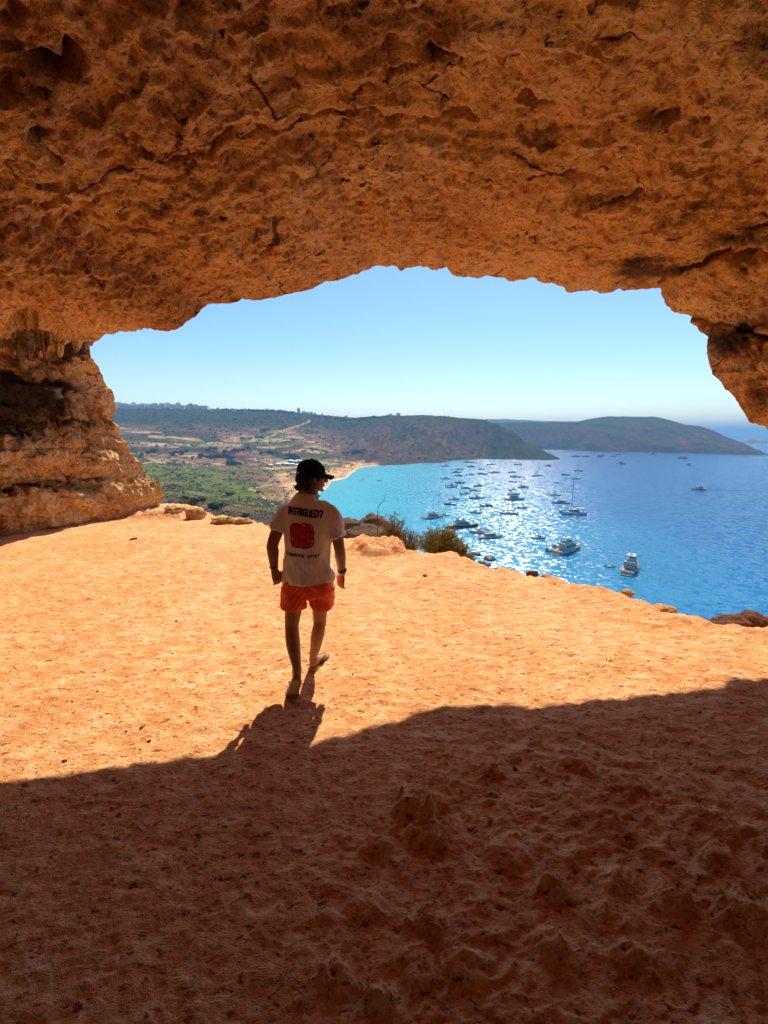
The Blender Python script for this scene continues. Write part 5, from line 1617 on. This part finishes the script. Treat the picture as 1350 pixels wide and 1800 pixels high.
def motor_boat(Lh=8.0, hullm=None, canopy=False):
    r = empty('motorboat')
    B_, fb = Lh * 0.31, Lh * 0.10
    (hv_, hf_), (dv_, df_) = hull_mesh(Lh, B_, fb, 1.3, 0.9)
    mesh_obj('hull', hv_, hf_, hullm or M_hullw, r)
    mesh_obj('deck', dv_, df_, M_hullw, r, False)
    M_('cabin', tprism(-0.06 * Lh, 0.30 * Lh, -0.04 * Lh, 0.20 * Lh, B_ * 0.34, B_ * 0.28, fb * 0.97, fb * 1.75, (1, 0.55)), M_hullw, r)
    M_('windscreen', tprism(-0.07 * Lh, 0.10 * Lh, -0.10 * Lh, 0.02 * Lh, B_ * 0.33, B_ * 0.29, fb * 1.75, fb * 2.35, (1, 0.85)), M_glass, r)
    M_('seat', tprism(-0.40 * Lh, -0.28 * Lh, -0.40 * Lh, -0.30 * Lh, B_ * 0.34, B_ * 0.34, fb * 0.95, fb * 1.4), M_cush, r)
    M_('outboard', merge([tprism(-0.56 * Lh, -0.49 * Lh, -0.55 * Lh, -0.50 * Lh, B_ * 0.10, B_ * 0.08, fb * 0.9, fb * 1.7), rod((-0.525 * Lh, 0, -fb * 0.5), (-0.525 * Lh, 0, fb * 0.9), 0.012 * Lh)]), M_motor, r)
    if canopy:
        M_('canopy', tprism(-0.30 * Lh, 0.06 * Lh, -0.28 * Lh, 0.04 * Lh, B_ * 0.36, B_ * 0.33, fb * 2.9, fb * 3.05), M_canvas, r)
        for s in (-1, 1):
            for x in (-0.26, 0.02): M_('canopy_post', rod((x * Lh, s * B_ * 0.34, fb), (x * Lh, s * B_ * 0.34, fb * 2.92), 0.006 * Lh, 4), M_alu, r)
    return r

def dinghy(Lh=4.2):
    r = empty('dinghy')
    pts = [(-0.5 * Lh, -0.22 * Lh, 0.28), (0.0, -0.22 * Lh, 0.28), (0.32 * Lh, -0.17 * Lh, 0.36), (0.5 * Lh, 0, 0.48), (0.32 * Lh, 0.17 * Lh, 0.36), (0.0, 0.22 * Lh, 0.28), (-0.5 * Lh, 0.22 * Lh, 0.28)]
    V, F = loft(pts, [0.055 * Lh] * 7, (0, 0, 1), 26, 8)
    mesh_obj('tube', V, F, M_tube, r)
    M_('floor', tprism(-0.42 * Lh, 0.30 * Lh, -0.42 * Lh, 0.30 * Lh, 0.18 * Lh, 0.19 * Lh, 0.02, 0.16, (1, 0.7)), M_hullw, r)
    M_('seat', tprism(-0.12 * Lh, -0.02 * Lh, -0.12 * Lh, -0.02 * Lh, 0.18 * Lh, 0.18 * Lh, 0.30, 0.36), M_cush, r)
    M_('outboard', merge([tprism(-0.52 * Lh, -0.42 * Lh, -0.51 * Lh, -0.44 * Lh, 0.05 * Lh, 0.04 * Lh, 0.35, 0.75), rod((-0.48 * Lh, 0, -0.3), (-0.48 * Lh, 0, 0.4), 0.012 * Lh)]), M_motor, r)
    return r

PROTO = {'Y': (motor_yacht, {}, 16.0), 'N': (motor_yacht, {'hullm': M_hulln}, 16.0), 'C': (catamaran, {}, 14.0), 'S': (sail_boat, {}, 12.0), 'T': (sail_boat, {'hullm': M_hulln}, 12.0),
         'M': (motor_boat, {}, 8.0), 'B': (motor_boat, {'hullm': M_hulln}, 8.0), 'K': (motor_boat, {'canopy': True}, 8.0), 'E': (motor_yacht, {'fly': False}, 16.0), 'D': (dinghy, {}, 4.2)}
_made = {}
def copy_tree(o, parent=None):
    c = o.copy()
    COL.objects.link(c)
    c.parent = parent
    for ch in list(o.children): copy_tree(ch, c)
    return c
def place_boat(kind, px, py, length, head, label, group=None):
    fn, kw, base = PROTO[kind]
    if kind not in _made:
        _made[kind] = fn(**kw)
        r = _made[kind]
    else:
        r = copy_tree(_made[kind])
        for k in ('group',):
            if k in r: del r[k]
    q_ = at_z(px, py, SEA_Z)
    r.location = (q_[0], q_[1], SEA_Z + 0.02)
    r.rotation_euler = (0, 0, radians(head))
    s_ = 1.2 * length / base
    r.scale = (s_, s_, s_)
    cat_ = {'Y': 'yacht', 'N': 'yacht', 'E': 'yacht', 'C': 'catamaran', 'S': 'sailboat', 'T': 'sailboat', 'D': 'dinghy'}.get(kind, 'motorboat')
    tag(r, label, cat_, group)
    return r
NAMED = [
    ('N', 814, 927, 19, 8, 'large dark-hulled motor yacht lying bow to the right beside the olive bush'),
    ('Y', 999, 969, 21, 35, 'white flybridge yacht with a smaller boat tied alongside, lower right of the glitter'),
    ('M', 975, 967, 11, 30, 'small white boat tied to the left side of the flybridge yacht'),
    ('Y', 1109, 1001, 20, 50, 'white flybridge yacht seen from astern, nearest boat to the right brink'),
    ('D', 1073, 996, 4.5, 5, 'small grey dinghy floating left of the nearest yacht'),
    ('C', 1007, 904, 17, 172, 'catamaran with a tall bare mast, alone right of the glitter'),
    ('Y', 762, 911, 15, 25, 'white yacht in the raft of boats left of the dark-hulled yacht'),
    ('S', 769, 907, 13, 20, 'tall-masted sailboat in the raft left of the dark-hulled yacht'),
    ('M', 781, 906, 7, 170, 'small motorboat at the right end of the raft left of the dark-hulled yacht'),
    ('D', 744, 911, 4.5, 160, 'dinghy trailing left of the raft of boats near the olive bush'),
    ('S', 846, 938, 14, 155, 'tall-masted sailboat moored right of the dark-hulled yacht'),
    ('E', 862, 946, 14, 12, 'low white sports yacht moored against the sailboat right of the dark-hulled yacht'),
    ('K', 841, 936, 8, 100, 'canopied motorboat rafted on the left of the sailboat by the dark-hulled yacht'),
    ('K', 948, 947, 8, 12, 'canopied motorboat alone in the brightest glitter'),
    ('S', 894, 904, 13, 176, 'sailboat with short mast in the middle of the glitter'),
    ('D', 918, 893, 7.5, 0, 'inflatable boat just right of the sailboat in mid glitter'),
    ('M', 836, 902, 9, 175, 'low white motorboat directly above the dark-hulled yacht'),
    ('B', 855, 890, 11, 15, 'dark motorboat up and right of the low white motorboat in mid glitter'),
    ('Y', 905, 879, 17, 5, 'longest yacht in the column of boats in mid bay'),
    ('E', 903, 869.5, 12, 3, 'low yacht just above the longest yacht in the mid-bay column'),
    ('M', 901, 862, 8, 20, 'motorboat at the top of the mid-bay column of three'),
    ('E', 986, 885, 14, 176, 'low motor yacht up and left of the catamaran'),
    ('K', 976, 871, 9, 170, 'canopied motorboat farther out than the low yacht by the catamaran'),
    ('Y', 1228, 861, 14, 172, 'motor yacht under way alone on the open blue water at right'),
    ('Y', 1092, 815.5, 17, 8, 'yacht alone on open water right of the sailboats'),
    ('Y', 1200, 806, 22, 176, 'long pale yacht far out, upper of two below the headland tip'),
    ('Y', 1211, 817.5, 11, 20, 'short yacht far out, lower of two below the headland tip'),
    ('E', 1146, 798.5, 24, 2, 'long low yacht lying close under the flat-topped headland'),
    ('S', 1017, 828, 14, 175, 'dark sailboat, upper right of the pair of sailboats right of the glitter'),
    ('S', 1013, 842, 12, 4, 'sailboat with slim mast, lower of the pair right of the glitter'),
    ('B', 994, 835, 11, 165, 'dark motorboat left of the pair of sailboats'),
    ('S', 944, 837, 15, 3, 'sailboat with the tallest far mast, in the glitter below the headland'),
    ('B', 963, 819, 11, 0, 'dark motorboat below the end of the near headland'),
    ('D', 978, 849, 6, 10, 'tiny inflatable between the glitter and the pair of sailboats'),
    ('D', 667, 845, 6, 0, 'tiny boat in the turquoise bay, right of two near the beach'),
    ('D', 636, 844, 5, 10, 'tiny boat in the turquoise bay, left of two near the beach'),
]
for row in NAMED: place_boat(*row)
rs = np.random.RandomState(12)
MIDS = [(798, 878.5), (791, 887.5), (838, 876.5), (833, 863.5), (818, 868.5), (819, 859), (841, 855), (793, 857), (808, 849.5), (794, 855), (807, 837), (783, 842), (920, 857), (901, 847.5), (906, 839)]
FARS = [(802, 831), (807, 826), (827, 835), (848, 834), (869, 832), (846, 826), (828, 821), (900, 831), (910, 817), (863, 817), (821, 813), (783, 820), (831, 814)]
TINY = [(1030, 803), (1054, 803), (1057, 801), (1077, 803), (1088, 799), (1092, 795), (1068, 795), (1042, 795), (1012, 803), (1329, 792), (1083, 790.5), (1110, 792)]
for k, (px, py) in enumerate(MIDS):
    place_boat('MBKEMEB'[k % 7], px, py, rs.uniform(9.5, 13.5), rs.choice([0, 180]) + rs.uniform(-18, 18), 'anchored motorboat among the loose cluster in the left part of the glitter', 'motorboats at anchor in mid bay')
for k, (px, py) in enumerate(FARS):
    place_boat('EMSBEM'[k % 6], px, py, rs.uniform(11, 16), rs.choice([0, 180]) + rs.uniform(-15, 15), 'small far boat in the bright water under the brown near headland', 'boats under the near headland')
for k, (px, py) in enumerate(TINY):
    place_boat('EYSEM'[k % 5], px, py, rs.uniform(13, 20), rs.choice([0, 180]) + rs.uniform(-15, 15), 'speck of a far boat along the shore of the flat-topped headland', 'far boats off the flat-topped headland')

# ================================================================ TOWN, HAMLET, BEACH
def house_mat(name, c): return flat_mat(name, c, 0.9, vary=0.06, scale=0.4)
M_h = [house_mat('limestone_wall', (0.78, 0.70, 0.58)), house_mat('cream_wall', (0.82, 0.77, 0.68)), house_mat('ochre_wall', (0.60, 0.48, 0.34)), house_mat('white_wall', (0.74, 0.73, 0.70))]
M_roof = house_mat('grey_roof', (0.30, 0.28, 0.26))
M_pane = flat_mat('dark_pane', (0.03, 0.035, 0.04), 0.2)
def bx(x0, x1, y0, y1, z0, z1):
    V = [(x, y, z) for x in (x0, x1) for y in (y0, y1) for z in (z0, z1)]
    return V, [(0, 1, 3, 2), (4, 6, 7, 5), (0, 4, 5, 1), (2, 3, 7, 6), (0, 2, 6, 4), (1, 5, 7, 3)]
def house(w, d, h, mat, setback=True):
    """flat-roofed Maltese house, front towards -y"""
    r = empty('house')
    M_('wall', bx(-w / 2, w / 2, -d / 2, d / 2, -4, h), mat, r)
    rf = M_('roof', merge([bx(-w / 2 - .1, w / 2 + .1, -d / 2 - .1, -d / 2 + .3, h, h + 0.9), bx(-w / 2 - .1, w / 2 + .1, d / 2 - .3, d / 2 + .1, h, h + 0.9), bx(-w / 2 - .1, -w / 2 + .3, -d / 2 + .3, d / 2 - .3, h, h + 0.9), bx(w / 2 - .3, w / 2 + .1, -d / 2 + .3, d / 2 - .3, h, h + 0.9)]), mat, r)
    if setback: M_('washroom', bx(-w * 0.2, w * 0.28, -d * 0.1, d * 0.35, h + 0.01, h + 2.8), mat, rf)
    for fl in range(int(h // 3.2)):
        for k in range(max(2, int(w // 4))):
            x = -w / 2 + w * (k + 0.5) / max(2, int(w // 4))
            M_('window', bx(x - 0.7, x + 0.7, -d / 2 - 0.06, -d / 2 + 0.1, 0.9 + fl * 3.2, 2.4 + fl * 3.2), M_pane, r)
    return r
hp_ = [house(11, 10, 7, M_h[0]), house(16, 10, 7, M_h[1]), house(9, 9, 10, M_h[2]), house(22, 11, 7, M_h[0], False), house(13, 10, 10, M_h[1])]
_used = [False] * 5
def put_house(k, loc, label, group=None, sc=1.0, cat_='house', rz=None):
    if not _used[k]:
        r = hp_[k]
        _used[k] = True
    else:
        r = copy_tree(hp_[k])
        if 'group' in r: del r['group']
    r.location = loc
    r.rotation_euler = (0, 0, rz if rz is not None else -atan2(loc[0], loc[1]))
    r.scale = (sc,) * 3
    return tag(r, label, cat_, group)
rs = np.random.RandomState(21)
px = 196.0
while px < 360:                                                  # the town on the crest
    dd = rs.uniform(1690, 1770)
    q_ = at_d(px, 720, dd)
    put_house(int(rs.randint(0, 5)), (q_[0], q_[1], ground_z(q_[0], q_[1])), 'pale flat-roofed house in the dense town row on the left skyline', 'houses of the town on the left skyline', rs.uniform(1.2, 1.75), rz=-atan2(q_[0], q_[1]) + rs.uniform(-.4, .4))
    px += rs.uniform(2.6, 6.0)
for px, k, sc in ((372, 0, 1.0), (383, 2, 1.0), (412, 3, .9), (431, 4, .8), (447, 0, .9), (462, 3, .8), (470, 4, .8), (534, 0, .9), (540, 1, .8), (547, 4, .8), (553, 0, .8), (566, 2, .7), (608, 1, .8)):
    dd = 1640 if px < 520 else 1570
    q_ = at_d(px, 722, dd)
    put_house(k, (q_[0], q_[1], ground_z(q_[0], q_[1]) + 1), 'pale house half hidden by trees along the middle of the skyline', 'houses among trees on the middle skyline', sc)
q_ = at_d(525, 725, 1585)
put_house(2, (q_[0], q_[1], ground_z(q_[0], q_[1]) + 3), 'single square block standing taller than its neighbours on the mid skyline', sc=1.15)
q_ = at_d(700, 728, 1440)
put_house(1, (q_[0], q_[1], ground_z(q_[0], q_[1]) + 1), 'lone house on top of the brown near headland', sc=0.9)
for px, py, lb in ((612, 746, 'left one of two pale villas on the slope below the mid skyline'), (621, 746, 'right one of two pale villas on the slope below the mid skyline')):
    q_ = on_ground(px, py)
    if q_: put_house(2, (q_[0], q_[1], q_[2]), lb, sc=0.8)
q_ = on_ground(532, 740)
if q_: put_house(2, q_, 'small white house alone on the dark wooded slope', sc=0.7)
# farm and beach kiosks on the flat behind the beach
M_tent = flat_mat('white_awning', (0.85, 0.85, 0.84), 0.8)
def kiosk(w, d, h):
    r = empty('kiosk')
    M_('wall', bx(-w / 2, w / 2, -d / 2, d / 2, -1, h), M_h[3], r)
    M_('awning', ([(-w * .6, -d * .9, h), (w * .6, -d * .9, h), (w * .6, d * .6, h), (-w * .6, d * .6, h), (-w * .1, -d * .1, h + 1.6), (w * .1, -d * .1, h + 1.6), (-w * .6, -d * .9, h - .2), (w * .6, -d * .9, h - .2), (w * .6, d * .6, h - .2), (-w * .6, d * .6, h - .2)],
                 [(0, 1, 5, 4), (1, 2, 5), (2, 3, 4, 5), (3, 0, 4), (9, 8, 7, 6), (0, 6, 7, 1), (1, 7, 8, 2), (2, 8, 9, 3), (3, 9, 6, 0)]), M_tent, r)
    M_('counter', bx(-w * .35, w * .35, -d / 2 - .4, -d / 2 - .02, 0, 1.1), M_deck, r)
    return r
kp = kiosk(9, 6, 3)
first = True
for px, py, sc in ((511, 812, 1.1), (519, 813, .9), (523, 811.5, .9), (528, 812, .9), (505, 818, 1.2), (514, 818, 1.0), (521, 819, .9), (489, 818, 1.0), (476, 819, .8), (496, 816, .8)):
    q_ = on_ground(px, py, 500, 1100)
    if q_ is None: continue
    r = kp if first else copy_tree(kp)
    first = False
    r.location = q_
    r.rotation_euler = (0, 0, rs.uniform(-.4, .4))
    r.scale = (sc,) * 3
    tag(r, 'small white beach kiosk in the cluster behind the beach', 'kiosk', 'white kiosks behind the beach')
# parked cars
car_cols = [flat_mat('car_paint_white', (0.75, 0.75, 0.75), 0.3), flat_mat('car_paint_silver', (0.45, 0.46, 0.48), 0.3, 0.5), flat_mat('car_paint_blue', (0.05, 0.10, 0.25), 0.3)]
def car(mat):
    r = empty('parked_car')
    M_('body', merge([tprism(-2.1, 2.1, -2.05, 2.0, 0.86, 0.82, 0.3, 0.85)]), mat, r)
    M_('roof', tprism(-1.5, 0.9, -1.0, 0.4, 0.78, 0.66, 0.85, 1.45), M_glass, r)
    for sx in (-1.3, 1.3):
        for sy in (-0.82, 0.82):
            M_('wheel', loft([(sx, sy - 0.1, 0.32), (sx, sy + 0.1, 0.32)], [0.32, 0.32], (1, 0, 0), 2, 10), M_motor, r)
    return r
cp = [car(c) for c in car_cols]
cu = [False] * 3
for k, (px, py) in enumerate([(320, 819), (352, 818), (358, 818.5), (364, 818), (371, 819), (378, 819), (384, 820), (391, 820), (397, 820.5), (403, 820.5), (336, 820), (424, 817), (431, 819), (437, 820), (446, 820), (455, 820)]):
    q_ = on_ground(px, py, 400, 1100)
    if q_ is None: continue
    j = k % 3 if k % 4 else 0
    r = copy_tree(cp[j]) if cu[j] else cp[j]
    cu[j] = True
    r.location = q_
    r.scale = (1.25,) * 3
    r.rotation_euler = (0, 0, rs.uniform(-.3, .3) + pi / 2 * (k % 2))
    tag(r, 'parked car in the row along the track across the green valley', 'car', 'cars parked along the valley track')
for j in range(3):
    if not cu[j]:
        for ch in list(cp[j].children): bpy.data.objects.remove(ch)
        bpy.data.objects.remove(cp[j])
# parasols on the sand
par_cols = [flat_mat('parasol_dark', (0.10, 0.07, 0.06), 0.9), flat_mat('parasol_red', (0.35, 0.06, 0.04), 0.9), flat_mat('parasol_blue', (0.05, 0.12, 0.28), 0.9)]
def parasol(mat):
    r = empty('parasol')
    M_('pole', rod((0, 0, 0), (0, 0, 2.2), 0.05, 5), M_hullw, r)
    V = [(0, 0, 2.4)] + [(1.3 * cos(a_), 1.3 * sin(a_), 1.95) for a_ in np.linspace(0, 2 * pi, 9)[:-1]]
    mesh_obj('canopy', V, [(0, k, k % 8 + 1) for k in range(1, 9)], mat, r, False)
    return r
pp = [parasol(c) for c in par_cols]
pu = [False] * 3
rs = np.random.RandomState(31)
for k in range(40):
    f = rs.rand()
    px = np.interp(f, [0, .35, .7, 1], [578, 598, 618, 645]) + rs.uniform(-9, 5)
    py = np.interp(f, [0, .35, .7, 1], [853, 840, 828, 820]) + rs.uniform(-6, 0)
    q_ = on_ground(px, py, 400, 1100)
    if q_ is None or q_[2] < SEA_Z + 0.6: continue
    j = k % 3
    r = copy_tree(pp[j]) if pu[j] else pp[j]
    pu[j] = True
    r.location = q_
    tag(r, 'tiny beach parasol on the orange sand behind the man', 'parasol', 'parasols on the beach')

# ================================================================ TREES AND SCRUB IN THE VALLEY
M_tree = [leaf_mat('carob_leaves', (0.022, 0.036, 0.014), (0.045, 0.065, 0.022), 0.15), leaf_mat('reed_leaves', (0.07, 0.10, 0.02), (0.12, 0.15, 0.035), 0.2), leaf_mat('grey_scrub_leaves', (0.045, 0.052, 0.026), (0.085, 0.085, 0.045), 0.15)]
M_bark = flat_mat('grey_bark', (0.12, 0.085, 0.06), 0.95)
def tree(seed, w, h, mat):
    rs = np.random.RandomState(seed)
    r = empty('tree')
    V, F = merge([loft([(0, 0, -0.6), (0.1, 0, h * .25), (0.05, 0.1, h * .55)], [0.28, 0.2, 0.1], (1, 0, 0), 6, 6), rod((0.08, 0, h * .25), (w * .25, 0.1, h * .55), 0.09, 5), rod((0.08, 0, h * .3), (-w * .22, -0.2, h * .6), 0.08, 5)])
    mesh_obj('trunk', V, F, M_bark, r)
    LV, LF = [], []
    cl = [(rs.randn() * w * .22, rs.randn() * w * .22, h * (.42 + .4 * rs.rand()), w * rs.uniform(.16, .3)) for _ in range(11)]
    for cx, cy_, cz, cr in cl:
        for _ in range(70):
            d = rs.randn(3)
            d /= np.linalg.norm(d)
            c = np.array([cx, cy_, cz]) + d * cr * (0.75 + 0.35 * rs.rand()) * np.array([1, 1, .8])
            u = np.cross(d + 0.5 * rs.randn(3), rs.randn(3))
            u /= np.linalg.norm(u) + 1e-6
            v_ = np.cross(d, u)
            s_ = w * 0.045
            o_ = len(LV)
            LV += [c - u * s_, c + v_ * s_, c + u * s_, c - v_ * s_]
            LF.append((o_, o_ + 1, o_ + 2, o_ + 3))
    mesh_obj('crown', LV, LF, mat, r, False)
    return r
tp = [tree(1, 9, 6, M_tree[0]), tree(2, 7, 7, M_tree[0]), tree(3, 11, 6.5, M_tree[0])]
tu = [False] * 3
def put_tree(k, q_, sc, label, group):
    r = copy_tree(tp[k]) if tu[k] else tp[k]
    tu[k] = True
    r.location = q_
    r.scale = (sc,) * 3
    r.rotation_euler = (0, 0, rs.uniform(0, 6.3))
    tag(r, label, 'tree', group)
rs = np.random.RandomState(41)
rows = [((330, 797), (300, 802)), ((350, 806), (412, 806)), ((392, 800), (440, 790)), ((460, 760), (470, 758)), ((425, 775), (460, 770)), ((455, 800), (480, 798)), ((402, 818), (420, 819)), ((250, 800), (272, 797)), ((360, 795), (378, 792)), ((600, 800), (640, 795)), ((530, 808), (508, 806))]
for (x0, y0), (x1, y1) in rows:
    n = int(max(3, math.hypot(x1 - x0, y1 - y0) / 4.5))
    for k in range(n):
        f = (k + rs.rand()) / n
        q_ = on_ground(x0 + (x1 - x0) * f, y0 + (y1 - y0) * f + rs.uniform(-1.5, 1.5), 300, 1700)
        if q_ is not None and q_[2] > SEA_Z + 2: put_tree(int(rs.randint(0, 3)), q_, rs.uniform(0.8, 1.5), 'dark round tree in the hedgerows between the valley fields', 'trees between the valley fields')
for px in np.concatenate([np.arange(392, 520, 3.2), np.arange(560, 690, 5.0)]):
    dd = np.interp(px, [390, 520, 690], [1680, 1570, 1440])
    q_ = at_d(px + rs.uniform(-1, 1), 720, dd + rs.uniform(-25, 10))
    put_tree(int(rs.randint(0, 3)), Vector((q_[0], q_[1], ground_z(q_[0], q_[1]))), rs.uniform(0.8, 1.5), 'dark tree breaking the crest line between the town and the headland', 'trees along the skyline')
for k, (px, py, sc, lb) in enumerate(((345, 888, .55, 'dark bushy tree right behind the rounded boulder on the left brink'), (357, 886, .5, 'dark bushy tree just right of the one behind the rounded boulder'), (382, 898, .6, 'large dark bushy tree above the flat slab on the left brink'),
                                      (434, 913, .4, 'small dark tree peeking over the brink left of the man'), (325, 882, .5, 'dark bushy tree closest to the foot of the left pillar'), (405, 873, .6, 'dark round tree on the slope halfway from brink to beach'), (455, 868, .5, 'dark tree beside the pale path to the beach'))):
    q_ = on_ground(px, py, 60, 600)
    if q_: put_tree(k % 3, q_, sc, lb, 'trees on the near slope')
# ground cover: thousands of shrubs, one mass
V, F = [], []
cols_ = []
octv = [(1, 0, 0), (0, 1, 0), (-1, 0, 0), (0, -1, 0), (.7, .7, .55), (-.7, .7, .55), (-.7, -.7, .55), (.7, -.7, .55), (0, 0, .9)]
octf = [(0, 4, 7), (0, 1, 4), (1, 5, 4), (1, 2, 5), (2, 6, 5), (2, 3, 6), (3, 7, 6), (3, 0, 7), (4, 5, 8), (5, 6, 8), (6, 7, 8), (7, 4, 8)]
rs = np.random.RandomState(51)
cand_px, cand_py = rs.uniform(150, 960, 15000), 712 + 215 * rs.rand(15000) ** 1.2
flatV = VG.reshape(-1, 3)
sel = rs.randint(0, len(flatV), 160000)
sv = flatV[sel]
spx, spy, _z = project(sv)
sd_ = np.hypot(sv[:, 0], sv[:, 1])
keep = (spx > 150) & (spx < 990) & (spy > 700) & (spy < 945) & (sv[:, 2] > SEA_Z + 3.5) & (sd_ > 90) & (sd_ < 1800)
pn = fbm(sv * np.array([0.02, 0.02, 0]) + 30, 3) + 0.5 * fbm(sv * np.array([.06, .06, 0]) + 12, 2)
keep &= pn + rs.uniform(-0.25, 0.25, len(pn)) > 0.02
keep &= (rs.rand(len(pn)) < np.where((spx > 560) & (sd_ > 800), 0.30, np.where((sd_ > 420) & (sd_ < 1250), 0.35, 1.0)))
sv, sd_ = sv[keep][:14000], sd_[keep][:14000]
for (x, y, z), d in zip(sv, sd_):
    s_ = np.clip(d * 0.0024, 0.5, 2.4) * rs.uniform(0.6, 1.5)
    o_ = len(V)
    a_ = rs.rand() * 6.3
    x, y = x + rs.randn() * d * 0.002, y + rs.randn() * d * 0.004
    for c in octv:
        j = 1 + 0.3 * rs.randn()
        V.append((x + s_ * j * (c[0] * cos(a_) - c[1] * sin(a_)), y + s_ * j * (c[0] * sin(a_) + c[1] * cos(a_)), z - 0.25 * s_ + s_ * j * c[2]))
    F += [tuple(o_ + i for i in f) for f in octf]
sc_ = mesh_obj('scrub', V, F, M_tree[2], None, False)
tag(sc_, 'dark low scrub covering the valley sides and headland', 'scrub', kind='stuff')
# wake of the yacht under way
q_ = at_z(1236, 861, SEA_Z)
V, F = [], []
for k in range(60):
    f = k / 59
    x = q_[0] + 6 + f * 95
    y = q_[1] - f * 22 + 1.5 * sin(f * 3)
    w_ = 0.6 + 3.0 * f
    hgt = 0.30 * (1 - f)
    for dy, dz in ((-w_ * 1.6, -0.05), (-w_, hgt), (-w_ * 0.5, -0.02), (w_ * 0.5, -0.02), (w_, hgt), (w_ * 1.6, -0.05)):
        V.append((x, y + dy, SEA_Z + dz))
    if k:
        for s in range(5): F.append(((k - 1) * 6 + s, k * 6 + s, k * 6 + s + 1, (k - 1) * 6 + s + 1))
wk = mesh_obj('wake', V, F, M_sea)
tag(wk, 'thin wake trailing right of the yacht under way', 'wake', kind='stuff')
# ================================================================ HAZE
def box_mesh(name, x0, x1, y0, y1, z0, z1):
    V = [(x, y, z) for x in (x0, x1) for y in (y0, y1) for z in (z0, z1)]
    F = [(0, 1, 3, 2), (4, 6, 7, 5), (0, 4, 5, 1), (2, 3, 7, 6), (0, 2, 6, 4), (1, 5, 7, 3)]
    return mesh_obj(name, V, F, None, None, False)
haze = box_mesh('haze', -14500, 14500, -8000, 14500, -84, 142)
mh = bpy.data.materials.new('haze_air')
mh.use_nodes = True
mh.node_tree.nodes.clear()
ho = mh.node_tree.nodes.new('ShaderNodeOutputMaterial')
hv = mh.node_tree.nodes.new('ShaderNodeVolumePrincipled')
hv.inputs['Color'].default_value = (0.27, 0.60, 1.0, 1)
hv.inputs['Density'].default_value = 0.00022
hv.inputs['Anisotropy'].default_value = 0.0
mh.node_tree.links.new(hv.outputs[0], ho.inputs['Volume'])
haze.data.materials.append(mh)
tag(haze, 'thin blue sea haze in the air', 'haze', kind='stuff')
